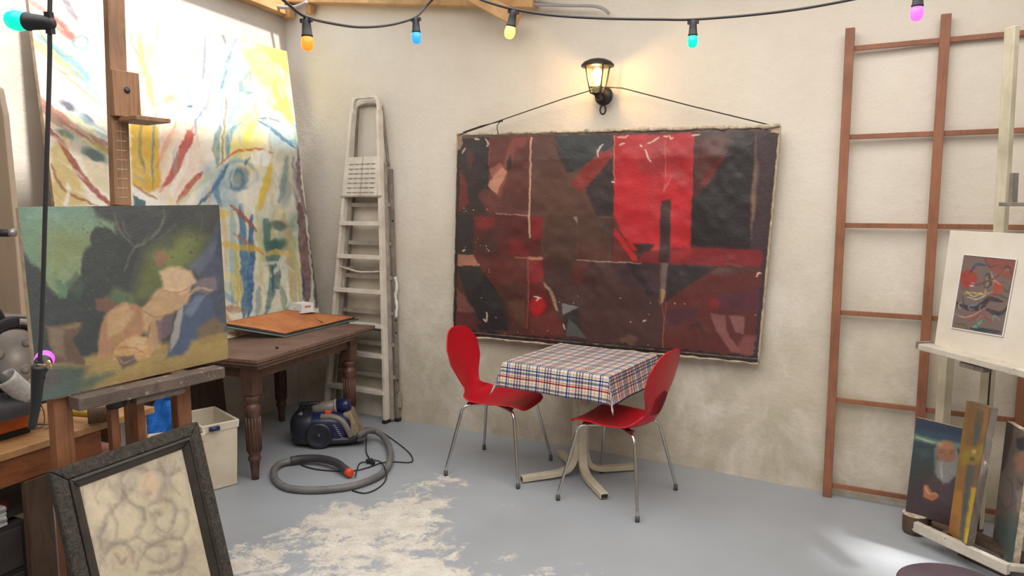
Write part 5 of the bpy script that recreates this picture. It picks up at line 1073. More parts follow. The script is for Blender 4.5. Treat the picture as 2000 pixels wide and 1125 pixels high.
# ================================================================== DARK CARVED FRAME WITH THE PENCIL DRAWING
def FP(x, y): return EP(x, y, -.045)
fTR = FP(388, 822); fTL = FP(98, 921); zt = (fTR[2] + fTL[2]) / 2
lean = enh * .24
fBR = V(fTR[0], fTR[1], 0.004) + lean; fBL = V(fTL[0], fTL[1], 0.004) + lean
fTR = fTR * V(1, 1, 0) + EZ * fTR[2]
fq = (fTL, fTR, fBR, fBL); fn_ = quad_normal(fq); fx = nrm(fTR - fTL); fyv = nrm(fBL - fTL); fy = fyv
def fin(a): return (fTL + fx * a + fyv * a, fTR - fx * a + fyv * a, fBR - fx * a - fyv * a, fBL + fx * a - fyv * a)
def paint_draw(X, Y):
    p = Paint(X, Y, (188, 176, 152), 2.5, 61); s, P, el = p.stroke, p.poly, p.ell
    z = lambda pts: [(x / 3.082, 760 + y / 3.082) for x, y in pts]
    p.clouds(50, (206, 190, 164), .45, .7, .7, 2); p.clouds(40, (160, 148, 132), .5, .75, .7, 12); g1 = (120, 108, 104); g2 = (142, 130, 120); g3 = (96, 86, 84)
    el(258, 938, 24, 28, (170, 158, 144), .8, .6); el(292, 945, 26, 30, (196, 170, 142), .8, .6); el(318, 990, 22, 22, (182, 166, 142), .8, .6); el(240, 1090, 30, 30, (186, 166, 142), .7, .6)
    A = [([(740, 620), (730, 520), (800, 470), (880, 490)], 8), ([(880, 490), (960, 490), (990, 570), (950, 650)], 7), ([(740, 620), (780, 680), (860, 720), (870, 780)], 5), ([(760, 640), (680, 720), (620, 820), (600, 960)], 6), ([(870, 780), (820, 880), (720, 930), (640, 920)], 5), ([(900, 700), (980, 660), (1050, 700), (1040, 800)], 6), ([(1040, 800), (1000, 860), (930, 820), (900, 740)], 4), ([(1050, 760), (1110, 720), (1130, 800), (1090, 900)], 5),
         ([(940, 740), (970, 750)], 6), ([(770, 605), (800, 600)], 5), ([(860, 630), (900, 620)], 5), ([(1090, 900), (1000, 900), (880, 960), (820, 1080)], 6), ([(650, 960), (720, 920), (790, 960), (800, 1040)], 7), ([(650, 960), (600, 1040), (590, 1125)], 5), ([(1110, 930), (1100, 1040), (1000, 1100), (900, 1110)], 7), ([(830, 880), (900, 930), (1000, 940)], 3), ([(560, 620), (570, 540), (600, 480)], 3), ([(490, 600), (500, 700), (520, 860)], 3),
         ([(1060, 440), (1020, 560), (1080, 640)], 3), ([(1100, 400), (1120, 520), (1150, 700)], 3), ([(960, 440), (1000, 520), (1080, 480)], 3), ([(650, 700), (700, 800), (690, 900)], 3), ([(920, 850), (980, 880), (1060, 850)], 3), ([(700, 1000), (730, 1040), (760, 1020)], 5), ([(870, 1000), (950, 1040), (1060, 980)], 4), ([(560, 900), (560, 1000), (530, 1100)], 4)]
    for i, (a, w) in enumerate(A): s(z(a), w * 1.7, (g1, g2, g3)[i % 3], .42, 9, .5, .3); s(z([(x + 6, y + 5) for x, y in a]), 1.6, g3, .2, 3)
    rg = random.Random(3)
    for i in range(110):
        x, y = rg.uniform(470, 1180), rg.uniform(400, 1150); d1, d2 = rg.uniform(-30, 30), rg.uniform(20, 70); s(z([(x, y), (x + d1, y + d2 * .5), (x + d1 * 1.6, y + d2)]), rg.uniform(2, 8), (g1, g2, (206, 196, 172))[i % 3], .28, 6)
    p.mottle(20, .1)
    return p.C
t = thing('framed_drawing', 'soft pencil drawing in a dark carved frame leaning against the brown easel', 'framed drawing', (fBL + fBR) / 2)
mb = MB(); oq, iq = fin(0), fin(.048)
th = .04
for i in range(4):
    j = (i + 1) % 4; o0, o1, i0, i1 = oq[i], oq[j], iq[i], iq[j]
    mb.hexa([o0 - fn_ * th, o1 - fn_ * th, i1 - fn_ * th, i0 - fn_ * th, o0 + fn_ * .0, o1 + fn_ * .0, i1 + fn_ * .004, i0 + fn_ * .004])
build('carved_border', mb, M['frame'], t, bevel=.008)
mb = MB(); oq, iq, mq = fin(.048), fin(.084), fin(.060)
for i in range(4):
    j = (i + 1) % 4
    mb.hexa([oq[i] - fn_ * th, oq[j] - fn_ * th, mq[j] - fn_ * th, mq[i] - fn_ * th, oq[i] + fn_ * .006, oq[j] + fn_ * .006, mq[j] + fn_ * .008, mq[i] + fn_ * .008])
    mb.hexa([mq[i] - fn_ * th, mq[j] - fn_ * th, iq[j] - fn_ * th, iq[i] - fn_ * th, mq[i] + fn_ * .003, mq[j] + fn_ * .003, iq[j] - fn_ * .014, iq[i] - fn_ * .014])
build('inner_moulding', mb, M['frame_smooth'], t, bevel=.003)
iq = [q - fn_ * .018 for q in fin(.083)]
painted_surface('drawing_sheet', iq, 200, 230, paint_draw, M['paint'], t)
build('backing_board', slab([q - fn_ * .020 for q in fin(.078)], fn_, .016), M['brown_board'], t)

# ================================================================== WORKBENCH AND THE THINGS ON IT
BZ = .70
bR = zp(302, 794, BZ); bL = zp(0, 888, BZ); bdv = nrm(bL - bR); bnv = V(bdv[1], -bdv[0], 0)
if bnv[0] > 0: bnv = -bnv
bLen = np.linalg.norm(bL - bR) + .55
def BP(a, b, z): q = bR + bdv * a + bnv * b; return V(q[0], q[1], z)
brz = math.atan2(bdv[1], bdv[0])
t = thing('workbench', 'pine workbench behind the brown easel covered with tools', 'workbench', BP(bLen / 2, .3, 0))
mb = MB(); mb.box(BP(bLen / 2, .29, BZ - .015), (bLen, .58, .03), brz); build('bench_top', mb, M['bench'], t, bevel=.003)
mb = MB(); mb.box(BP(bLen / 2 + .14, .02, BZ - .085), (bLen - .28, .025, .105), brz); mb.box(BP(.16, .3, BZ - .085), (.025, .5, .105), brz); build('front_rail', mb, M['bench_side'], t, bevel=.002)
for a, b in ((.05, .06), (.05, .52), (bLen - .05, .06), (bLen - .05, .52)):
    mb = MB(); mb.box(BP(a, b, (BZ - .03) / 2), (.055, .06, BZ - .03), brz); build('leg', mb, M['bench'], t, bevel=.003)
mb = MB(); mb.box(BP(.575, .012, .28), (.105, .03, .56), brz); build('plank_leg', mb, M['brown_board'], t, bevel=.003)
mb = MB(); mb.box(BP(bLen / 2, .3, .42), (bLen - .06, .46, .02), brz); build('lower_shelf', mb, M['drawer'], t)
def onb(x, y, z=BZ): return zp(x, y, z)
# mallet
m0 = onb(133, 806, BZ + .036); m1 = onb(194, 811, BZ + .036); md = nrm(m1 - m0)
t = thing('mallet', 'short mallet with yellow handle and brown head lying on the workbench', 'mallet', m1)
mb = MB(); mb.tube(smooth_path([m0 - md * .08, m0, m0 + md * .1, m1], 4), lambda u: .013 + .002 * math.sin(u * 3), 12); build('handle', mb, M['yellow'], t)
mb = MB(); hd = V(-md[1], md[0], 0); mb.lathe([(.028, -.055), (.034, -.05), (.035, .05), (.028, .055)], m1 + md * .015 + EZ * .003, 18, nrm(hd * .6 + md * .6)); build('head', mb, M['mallet'], t)
mb = MB(); c = onb(228, 775, BZ + .012); mb.box(c, (.16, .08, .02), brz); tag(build('wood_offcut', mb, M['bench'], bevel=.003), 'pale wood offcut lying at the back of the workbench', 'wood block')
# orange tool case with wire stand, grey power saw on top
ob0 = onb(84, 842); oc = BP(*[0, 0, 0]) if False else None
t = thing('tool_case', 'orange tool case lying on the left end of the workbench', 'tool case', ob0 + bdv * .2 + bnv * .14)
def OP(a, b, z): q = ob0 + bdv * a + bnv * b; return V(q[0], q[1], z)
mb = MB(); mb.box(OP(.26, .14, BZ + .065), (.5, .26, .07), brz); build('case_body', mb, M['orange_box'], t, bevel=.012)
mb = MB(); mb.box(OP(.26, .14, BZ + .0145), (.46, .22, .027), brz); build('case_base', mb, M['black'], t, bevel=.004)
t = thing('wire_basket', 'bent steel wire basket at the end of the orange tool case', 'basket', OP(-.02, .05, BZ))
mb = MB()
for k in range(5):
    a = -.055 + .008 * k; b = .0 + .035 * k
    mb.tube(smooth_path([OP(a, b, BZ + .12), OP(a - .012, b - .01, BZ + .06), OP(a, b - .02, BZ + .012), OP(a + .035, b - .03, BZ + .006)], 4), .0025, 6)
mb.tube([OP(-.055, 0, BZ + .12), OP(-.023, .14, BZ + .12)], .003, 6); mb.tube([OP(-.055, -.02, BZ + .012), OP(-.02, .12, BZ + .012)], .003, 6)
build('wire_loops', mb, M['wire'], t)
t = thing('power_saw', 'grey power saw with round blade guard and black arched handle on the orange case', 'power saw', OP(.30, .14, BZ + .10))
sc_ = pl(22, 695, OP(.25, .10, 0), bnv); sn = -bnv
mb = MB(); mb.lathe([(.03, .0), (.118, .0), (.122, .006), (.122, .02), (.112, .028), (.05, .03), (0, .03)], sc_, 36, sn); g_ = build('blade_guard', mb, M['steel'], t)
for an in (0.3, 2.3, 4.2):
    mb = MB(); mb.lathe([(.020, .0), (.020, .005), (.014, .006), (0, .0055)], sc_ + sn * .028 + (bdv * math.cos(an) + EZ * math.sin(an)) * .07, 16, sn); build('guard_hole', mb, M['alu_dark'], g_)
mb = MB(); mb.sweep([sc_ + sn * .02 + (-bdv * math.cos(a) + EZ * math.sin(a)) * .145 for a in np.linspace(.05, 2.9, 24)], [(-.02, -.022), (.02, -.022), (.016, .022), (-.016, .022)], True, sn); build('arch_cover', mb, M['black'], t, bevel=.004)
mb = MB(); mb.sweep([sc_ + sn * .0425 + (-bdv * math.cos(a) + EZ * math.sin(a)) * .146 for a in np.linspace(.75, 1.45, 10)], [(-.001, -.013), (.001, -.013), (.001, .013), (-.001, .013)], True, sn); build('dial_plate', mb, M['alu_grey'], t)
mb = MB(); mb.tube(smooth_path([sc_ + EZ * .14 + bdv * .02, sc_ + EZ * .21 + bdv * .06, sc_ + EZ * .20 + bdv * .16, sc_ + EZ * .1 + bdv * .2], 5), .016, 10); build('handle', mb, M['black'], t)
cs_z = BZ + .1015
mb = MB(); mb.bar(V(sc_[0], sc_[1], cs_z + .02) + bnv * .06 + bdv * .03, sc_ + bnv * .05, .06, .045, bdv); build('support_arm', mb, M['black'], t, bevel=.005)
mb = MB(); mb.lathe([(.03, -.01), (.048, .0), (.05, .09), (.04, .105), (0, .106)], sc_ + bdv * .02, 20, bnv); build('motor', mb, M['hose_dark'], t)
mb = MB(); mb.box(V(sc_[0], sc_[1], cs_z + .013) + bdv * .02 + bnv * .03, (.26, .17, .025), brz); build('saw_base', mb, M['hose_dark'], t, bevel=.006)
# rolled newspaper
t0 = pl(10, 735, OP(.2, -.02, 0), bnv); t1 = pl(56, 775, OP(.0, -.02, 0), bnv)
mb = MB(); pp = []
def roll(u, v):
    a = v * 5.2 - 1.2; r = .035 + .006 * v; ax_ = t0 * (1 - u) + t1 * u; d = nrm(t1 - t0); e1_ = nrm(np.cross(d, bnv)); return ax_ + e1_ * r * math.cos(a) + (-bnv) * r * math.sin(a)
mb.grid(roll, 8, 24); tag(build('newspaper_roll', mb, M['paper'], solid=.002), 'loosely rolled pale newsprint lying before the power saw', 'newspaper')
mid = (t0 + t1) / 2; gz0 = BZ + .1015; gz1 = mid[2] - .03
def heap(u, v):
    an = u * 2 * math.pi; r_ = math.sin(min(1, v * 1.02) * math.pi / 2) if v < 1 else 1; r_ = max(r_, .001) * (1 + .13 * math.sin(3 * an + 1) + .08 * math.sin(7 * an + 4 * v))
    q = mid + bdv * (.03 + .15 * r_ * math.cos(an)) + bnv * (.045 + .075 * r_ * math.sin(an)); return V(q[0], q[1], gz0 + (gz1 - gz0) * math.cos(v * math.pi / 2) ** .8 * (1 + .08 * math.sin(5 * an)))
mb = MB(); mb.grid(heap, 28, 12)
tag(build('grey_cloth', mb, M['hose_dark'], weld=True), 'dark grey cloth heaped on the orange case below the rolled newsprint', 'cloth')
# cabinet and box behind bench
t = thing('grey_cabinet', 'pale grey cabinet standing behind the power saw at the left edge', 'cabinet', BP(.62, .85, 0))
cq = V(-2.42, 3.15, 0); cw, cdp, chh = .55, .45, 1.06
cfr = yp(50, 622, 3.62)
def CP(a, b, z): return V(cfr[0], cfr[1], 0) - E1 * a + E2 * b + EZ * z
mb = MB(); zc = cfr[2]; mb.hexa([CP(0, 0, 0), CP(0, .5, 0), CP(.36, .5, 0), CP(.36, 0, 0), CP(0, 0, zc), CP(0, .5, zc), CP(.36, .5, zc), CP(.36, 0, zc)]); build('cabinet_body', mb, M['grey_cab'], t, bevel=.004)
mb = MB(); mb.hexa([CP(-.01, -.01, zc + .001), CP(-.01, .51, zc + .001), CP(.37, .51, zc + .001), CP(.37, -.01, zc + .001), CP(-.01, -.01, zc + .018), CP(-.01, .51, zc + .018), CP(.37, .51, zc + .018), CP(.37, -.01, zc + .018)]); build('cabinet_top', mb, M['grey_cab'], t, bevel=.003)
t.location = tuple(t.location)
t = thing('black_radio', 'small black box with silver top on the grey cabinet', 'radio', CP(.10, .36, zc + .019))
mb = MB(); mb.box(CP(.10, .36, zc + .05), (.16, .12, .06), RZ); build('case', mb, M['black'], t, bevel=.004)
mb = MB(); mb.box(CP(.10, .36, zc + .088), (.14, .10, .014), RZ); build('lid', mb, M['steel'], t, bevel=.004)
t = thing('steel_rule', 'short white strip lying on the front edge of the grey cabinet', 'ruler', CP(.02, .2, zc + .019))
mb = MB(); mb.box(CP(.03, .2, zc + .021), (.03, .18, .004), RZ + .1); build('blade', mb, M['white_card'], t)
# beige panel at the left, black tube
pA = yp(50, 600, 3.68); mb = MB()
def PP(a, z, d=0): return V(pA[0], pA[1], z) - E1 * a * .74 + E2 * d
prof = [(0, .002), (-.02, 1.4), (.01, 2.1), (.05, 2.23), (.14, 2.27), (.5, 2.27), (.5, .002)]
mb.prism([PP(a, z) for a, z in prof], E2, .03)
bp = build('leaning_board', mb, M['beige_panel'], bevel=.006); tag(bp, 'tall beige board with rounded top standing at the left edge', 'board')
t = thing('black_tube', 'black cylindrical tube projecting at the left edge beside the green picture', 'tube', yp(8, 455, 3.2))
mb = MB(); a_ = yp(-20, 455, 3.2); b_ = yp(20, 455, 3.2); c_ = yp(29, 454, 3.2); mb.tube([a_, b_], .017, 14); build('tube_body', mb, M['black'], t)
mb = MB(); mb.tube([b_, c_], .018, 14); build('end_ring', mb, M['steel'], t)
mb = MB(); mb.tube([a_, a_ - EZ * .0 + V(-.30, -.25, 0)], .012, 10); mb.tube([a_ + V(-.30, -.25, 0), V(a_[0] - .30, a_[1] - .25, .0)], .014, 10); mb.lathe([(.09, 0), (.09, .012), (.02, .02)], V(a_[0] - .30, a_[1] - .25, 0), 20); build('stand_pole', mb, M['black'], t)
# below the bench
t = thing('drawer_unit', 'dark low drawer unit under the workbench at the lower left corner', 'drawer unit', zp(10, 1120, 0))
dz = .40; dr0 = zp(50, 1010, dz)
def DP(a, b, z): q = dr0 + bdv * a + bnv * b; return V(q[0], q[1], z)
mb = MB(); mb.box(DP(.3, .16, .20), (.6, .30, .385), brz); build('case', mb, M['drawer'], t, bevel=.004)
for zz in (.10, .29): 
    mb = MB(); mb.box(DP(.3, .004, zz), (.56, .012, .165), brz); build('drawer_front', mb, M['drawer'], t, bevel=.004)
mb = MB(); c = DP(.16, .08, dz)
for k in range(6): mb.box(DP(.2, .10, dz + .004 + k * .0135), (.26, .2, .0125), brz + .06 * math.sin(k * 2.1))
tag(build('paper_stack', mb, M['paper'], bevel=.002), 'stack of white papers under the workbench', 'papers')
mb = MB(); mb.sphere(DP(.05, .10, dz + .036), (.04, .05, .033), 14, 10); tag(build('red_rag', mb, M['red_cloth']), 'crumpled red rag beside the papers under the workbench', 'rag')
mb = MB(); mb.tube(smooth_path([zp(172, 884, .43), zp(200, 876, .43), zp(228, 866, .43)], 4), lambda u: .022 - .006 * u, 12); tag(build('pink_cloth_roll', mb, M['pink']), 'pink cloth roll on the lower shelf of the workbench', 'cloth')
mb = MB(); mb.tube([zp(148, 886, .44), zp(190, 896, .44)], .005, 8); tag(build('white_stick', mb, M['white_card']), 'thin white stick beside the pink cloth roll', 'stick')
# blue plastic bag on a crate past the bench end
bgc = zp(315, 862, .30)
mb = MB(); mb.box(bgc * V(1, 1, 0) + EZ * .15, (.2, .18, .296), brz); tag(build('wooden_crate', mb, M['bench_side'], bevel=.004), 'brown crate under the blue plastic bag beside the bench end', 'crate')
rg = random.Random(12); mb = MB()
def bag(u, v):
    a = u * 2 * math.pi; z = v; r = .11 * (1 - .55 * v ** 1.5) * (1 + .16 * math.sin(3 * a + 5 * v) + .10 * math.sin(7 * a - 9 * v)); 
    return bgc + V(r * math.cos(a) + .05 * v, r * .8 * math.sin(a), .003 + .25 * v)
mb.grid(bag, 26, 14, False); tag(build('plastic_bag', mb, M['blue_bag'], weld=True, solid=.002), 'crumpled bright blue plastic bag at the end of the workbench', 'bag')
# ================================================================== CREAM BINS
def bin_(label, P0, Q0, H, dep, flare, clip=None):
    c = (P0 + Q0) / 2; w = nrm(P0 - Q0); d = V(-w[1], w[0], 0); d = d if d[1] > 0 else -d
    L = np.linalg.norm(P0 - Q0); t = thing('storage_bin', label, 'bin', c + d * dep / 2, 0)
    def ring(z, f, ins=0):
        return [c + w * (L / 2 + f - ins) * i + d * (dep / 2 + (dep / 2 + f - ins) * j) + EZ * z for i, j in ((1, -1), (1, 1), (-1, 1), (-1, -1))]
    mb = MB(); rs = [ring(0.002, 0), ring(H - .05, flare), ring(H - .045, flare + .006), ring(H, flare + .010), ring(H, flare, .006), ring(H - .05, flare, .006), ring(.012, 0, .005)]
    vs_ = [v for r in rs for v in r]; fs = [(3, 2, 1, 0)]
    for i in range(len(rs) - 1):
        for k in range(4): l = (k + 1) % 4; fs.append((i * 4 + k, i * 4 + l, (i + 1) * 4 + l, (i + 1) * 4 + k))
    n_ = (len(rs) - 1) * 4; fs.append((n_, n_ + 1, n_ + 2, n_ + 3)); mb.add(vs_, fs); build('bin_body', mb, M['bin'], t, bevel=.006)
    if clip:
        mb = MB(); q = c - d * (flare + .016) - w * (L * .22) + EZ * (H - .025); mb.tube([q - w * .028, q + w * .028], .014, 12); build('latch', mb, M['navy'], t)
    return t
bin_('tall open cream plastic bin with blue latch beside the table leg', zp(464, 946), zp(404, 962), .40, .34, .012, True)
q0 = zp(412, 968); bin_('second cream plastic bin mostly hidden behind the dark carved frame', q0 - V(.02, .03, 0), q0 - V(.25, .14, 0), .38, .09, .01)

# ================================================================== WHITE EASEL AND ITS PICTURES (right)
qs = nrm(V(.183, -.983, 0)); mv = nrm(V(-.983, -.183, 0))
wBL = yp(1822, 690, 3.40); wTL = yp(1855, 450, 3.385); wq = (wTL, wTL + qs * .56, wBL + qs * .56, wBL); wn_ = quad_normal(wq)
t = thing('matted_painting', 'small swirling abstract in a wide cream mount on the white easel', 'painting', wBL + qs * .28)
build('mount_board', slab(wq, wn_, .012), M['mount'], t, bevel=.002)
def WP(x, y, o=0.0): return pl(x, y, wBL + wn_ * o, wn_)
def paint_sw(X, Y):
    p = Paint(X, Y, (116, 100, 96), 1.6, 71); s, P, el = p.stroke, p.poly, p.ell
    z = lambda pts: [(1580 + x / 2.812, 400 + y / 2.812) for x, y in pts]
    p.clouds(26, (120, 98, 92), .45, .65, .8, 3)
    P(z([(950, 280), (1140, 300), (1120, 420), (1000, 360)]), (140, 74, 66), .8, 6); P(z([(830, 370), (900, 350), (930, 410), (880, 460), (830, 440)]), (160, 60, 52), .9, 4); P(z([(1010, 430), (1060, 420), (1060, 480), (1010, 510)]), (170, 72, 52), .8, 4); el(1899, 556, 6, 5, (226, 190, 180), .9, .5)
    L = [([(880, 380), (920, 330), (970, 330)], 6, (60, 70, 96)), ([(960, 400), (985, 380), (1000, 430), (970, 460), (955, 420)], 3.5, (60, 66, 58)), ([(975, 400), (985, 430), (975, 450)], 4, (130, 140, 120)), ([(1000, 370), (1020, 420), (1060, 440)], 2.5, (206, 150, 130)), ([(850, 490), (900, 480), (960, 490), (970, 460)], 3, (214, 170, 70)), ([(870, 510), (930, 515), (980, 490)], 2.4, (220, 214, 190)), ([(860, 470), (900, 500), (950, 480)], 2, (220, 210, 180)),
         ([(810, 540), (880, 570), (940, 560), (990, 520), (1060, 530)], 11, (44, 44, 56)), ([(880, 560), (900, 550), (930, 540)], 4, (96, 120, 140)), ([(960, 560), (1040, 600), (1090, 560)], 9, (50, 48, 58)), ([(800, 600), (860, 620), (930, 590), (980, 560)], 3, (180, 150, 130)), ([(930, 600), (940, 590), (960, 570)], 4, (180, 60, 50)), ([(880, 640), (940, 610), (1000, 640)], 4, (140, 70, 66)), ([(890, 680), (960, 690), (1050, 700)], 8, (44, 56, 70)),
         ([(900, 670), (930, 655), (950, 635)], 7, (96, 158, 142)), ([(1010, 640), (1020, 610), (1050, 640)], 4, (120, 140, 130)), ([(800, 650), (850, 660), (880, 690)], 5, (92, 92, 52)), ([(1060, 350), (1100, 340), (1110, 380)], 5, (76, 66, 66)), ([(1060, 450), (1090, 480), (1110, 440)], 3, (70, 76, 70)), ([(970, 300), (990, 340), (1040, 330)], 2.4, (70, 60, 50)), ([(850, 420), (920, 440), (1000, 410), (1050, 380)], 4, (110, 60, 56)), ([(1000, 490), (1050, 500), (1100, 520)], 4, (90, 80, 70)), ([(820, 560), (850, 540), (840, 500)], 3, (60, 84, 84))]
    for a, w, c in L: s(z(a), w, c, .9, 1.6)
    rg = random.Random(8)
    for i in range(34):
        x, y = rg.uniform(800, 1130), rg.uniform(290, 700); a = rg.uniform(0, 6); s(z([(x, y), (x + 25 * math.cos(a), y + 25 * math.sin(a)), (x + 40 * math.cos(a + .6), y + 40 * math.sin(a + .6))]), rg.uniform(1, 3), [(150, 90, 80), (60, 60, 66), (190, 170, 140), (84, 100, 96), (130, 60, 54)][i % 5], .7, 1.5)
    return p.C
painted_surface('abstract_picture', (WP(1882, 497, .002), WP(1986, 507, .002), WP(1958, 657, .002), WP(1858, 640, .002)), 90, 120, paint_sw, M['paint'], t)
mb = MB(); a_, b_, c_, d_ = WP(1882, 497, .003), WP(1986, 507, .003), WP(1958, 657, .003), WP(1858, 640, .003)
for e, f in ((c_, d_), (b_, c_), (a_, b_), (d_, a_)): mb.bar(e, f, .003, .004, wn_)
build('bevel_edge', mb, M['white_card'], t)
t = thing('white_easel', 'cream painted studio easel on the right holding the matted abstract', 'easel', zp(1900, 1060))
def MP(x, y, off): return pl(x, y, wBL - mv * off, mv)
m1_ = MP(1954, 452, .06); m0_ = MP(1977, 52, .05)
mb = MB(); mb.bar(m1_ - (m0_ - m1_) * .03, m0_, .055, .028, qs); build('mast', mb, M['white_easel'], t, bevel=.005)
mb = MB(); p0 = MP(1932, 705, .20); mb.bar(V(p0[0], p0[1], .10), V(p0[0], p0[1], 1.42), .06, .028, qs); build('lower_mast', mb, M['white_easel'], t, bevel=.004)
mb = MB(); p0 = MP(1935, 720, .183); mb.bar(V(p0[0], p0[1], .10), V(p0[0], p0[1], p0[2] + .0), .006, .004, qs); build('mast_groove', mb, M['black'], t)
mb = MB(); p0 = MP(1850, 690, .22); mb.bar(V(p0[0], p0[1], .06), p0 + EZ * .05, .055, .045, qs); build('side_post', mb, M['white_easel'], t, bevel=.003)
mb = MB(); p0 = MP(1850, 690, .22) + qs * .62; mb.bar(V(p0[0], p0[1], .06), V(p0[0], p0[1], wBL[2]), .055, .045, qs); build('side_post', mb, M['white_easel'], t, bevel=.003)
ta_ = MP(1803, 676, -.03); tb_ = ta_ + qs * .72
mb = MB(); mb.bar(ta_, tb_, .030, .075, EZ); build('tray', mb, M['white_tray'], t, bevel=.004)
mb = MB(); mb.bar(ta_ - qs * .004 + EZ * .008, ta_ + qs * .012 + EZ * .008, .034, .08, EZ); build('tray_end', mb, M['alu_dark'], t, bevel=.003)
mb = MB(); p0 = ta_ + qs * .25 - EZ * .032; mb.bar(p0, p0 + qs * .13, .022, .05, EZ); build('tray_bracket', mb, M['grey_plank'], t, bevel=.003)
p0 = MP(1960, 399, .0); mb = MB(); mb.bar(p0, p0 + qs * .22, .016, .05, EZ); mb.bar(MP(1978, 396, .0), MP(1981, 338, .0), .018, .03, qs); build('top_clamp', mb, M['alu_dark'], t, bevel=.002)
# base
r0 = zp(1788, 1022, .10); r1 = zp(1948, 1102, .085); rv = nrm((r1 - r0) * V(1, 1, 0)); rvn = V(rv[1], -rv[0], 0)
if np.dot(rvn, mv) < 0: rvn = -rvn
mb = MB(); mb.bar(V(r0[0], r0[1], .085), V(r1[0], r1[1], .085) + rv * .05, .05, .03, EZ); build('front_rail', mb, M['white_tray'], t, bevel=.004)
mb = MB(); mb.bar(V(r1[0], r1[1], .09) + rv * .03, V(r1[0], r1[1], .09) + rv * .12 - rvn * .12, .03, .03, EZ); build('rail_corner', mb, M['white_tray'], t, bevel=.004)
b0 = zp(1790, 1000, .12)
mb = MB(); ff = zp(1776, 1042, .0) ; fo = ff - rvn * .035; mb.lathe([(.052, 0), (.056, .015), (.058, .07), (.056, .095)], fo, 20); mb.bar(fo + EZ * .06 - rvn * .02, fo + EZ * .06 - rvn * .26, .06, .06, EZ); build('foot_block', mb, M['brown_board'], t, bevel=.004)
mb = MB(); mb.lathe([(.060, .0955), (.060, .103)], fo, 20); mb.bar(fo + EZ * .099, fo + EZ * .099 - rvn * .2 + rv * .03, .11, .007, np.cross(rvn, EZ)); build('foot_top', mb, M['canvas_edge_cream'], t, bevel=.002)
mb = MB(); f2 = zp(1868, 1085, 0) - rvn * .03; mb.bar(V(f2[0], f2[1], .027), V(f2[0], f2[1], .027) + rv * .22, .05, .05, EZ); build('foot_block', mb, M['brown_board'], t, bevel=.004)
mb = MB(); c0 = V(r0[0], r0[1], .085) - rvn * .16; mb.bar(c0, c0 + rv * .85, .10, .02, rvn); mb.bar(V(r0[0], r0[1], .08) + rv * .12, V(r0[0], r0[1], .08) + rv * .12 - rvn * .3, .04, .03, EZ); build('base_shelf', mb, M['brown_board'], t, bevel=.003)
mb = MB(); mb.tube([zp(1782, 1035, .05), zp(1795, 1031, .05), zp(1850, 1026, .05)], .006, 8); build('axle', mb, M['steel'], t)

zb = .098
def lean_quad(bl, br, tl, tr, z=zb, dy=(0, 0)):
    BL = zp(*bl, z); BR = zp(*br, z); TL = yp(*tl, BL[1] + dy[0]); n = nrm(np.cross(BR - BL, TL - BL))
    return (TL, pl(tr[0], tr[1], BL, n), BR, BL)
def paint_man(X, Y):
    p = Paint(X, Y, (60, 50, 50), 1.2, 81); s, P, el = p.stroke, p.poly, p.ell
    z = lambda pts: [(1580 + x / 2.921, 740 + y / 2.921) for x, y in pts]
    P(z([(600, 220), (900, 290), (880, 470), (580, 440)]), (52, 72, 92), 1, 4); P(z([(600, 220), (900, 290), (890, 330), (600, 280)]), (42, 52, 74), .9, 12); P(z([(605, 315), (700, 345), (880, 370), (870, 400), (700, 370), (600, 345)]), (118, 146, 118), .85, 7); s(z([(610, 330), (660, 350), (720, 360)]), 4, (176, 196, 150), .7, 3)
    P(z([(600, 360), (720, 380), (800, 470), (800, 560), (570, 560)]), (50, 62, 64), .9, 8); P(z([(610, 400), (680, 400), (700, 440), (640, 460)]), (66, 80, 84), .7, 8)
    P(z([(570, 560), (640, 500), (730, 500), (720, 720), (550, 760)]), (58, 54, 50), .9, 8); P(z([(690, 560), (740, 540), (870, 560), (880, 820), (640, 760)]), (72, 58, 60), .95, 8); P(z([(560, 640), (700, 680), (870, 740), (840, 850), (550, 760)]), (64, 48, 50), .8, 8)
    el(1848, 876, 22, 19, (164, 116, 84), 1, .35); P(z([(725, 400), (845, 400), (835, 480), (740, 480)]), (150, 104, 78), 1, 5); el(1836, 868, 9, 6, (216, 172, 130), .6, .8)
    s(z([(738, 412), (760, 405), (778, 412)]), 2, (110, 78, 64), .9, 1.5); s(z([(800, 415), (820, 408), (836, 416)]), 2, (110, 78, 64), .9, 1.5); s(z([(748, 422), (766, 420)]), 1.6, (50, 40, 40), .9, 1); s(z([(804, 424), (822, 424)]), 1.6, (50, 40, 40), .9, 1); s(z([(780, 410), (776, 450), (788, 458)]), 2.5, (150, 98, 74), .8, 1.5); s(z([(770, 470), (790, 466), (812, 472)]), 2, (120, 72, 64), .9, 1)
    P(z([(716, 400), (735, 370), (730, 470), (740, 560), (718, 540)]), (124, 120, 114), .85, 6); P(z([(840, 400), (856, 430), (850, 540), (830, 560), (832, 470)]), (140, 138, 136), .85, 4)
    P(z([(728, 460), (780, 474), (840, 462), (848, 540), (800, 590), (766, 600), (730, 560)]), (136, 134, 128), .95, 6); s(z([(760, 480), (755, 530), (765, 580)]), 4, (184, 182, 176), .7, 3); s(z([(810, 480), (815, 530), (795, 575)]), 4, (130, 128, 128), .7, 3)
    P(z([(655, 605), (675, 605), (700, 650), (740, 660), (745, 672), (700, 700), (650, 670)]), (168, 106, 74), 1, 3); s(z([(660, 610), (672, 640), (690, 660)]), 3, (220, 160, 120), .9, 1.5); s(z([(690, 660), (715, 652), (735, 664)]), 2.5, (214, 150, 110), .9, 1.5); s(z([(690, 672), (715, 680)]), 1.3, (120, 70, 56), .9, 1)
    p.mottle(10, .12); return p.C
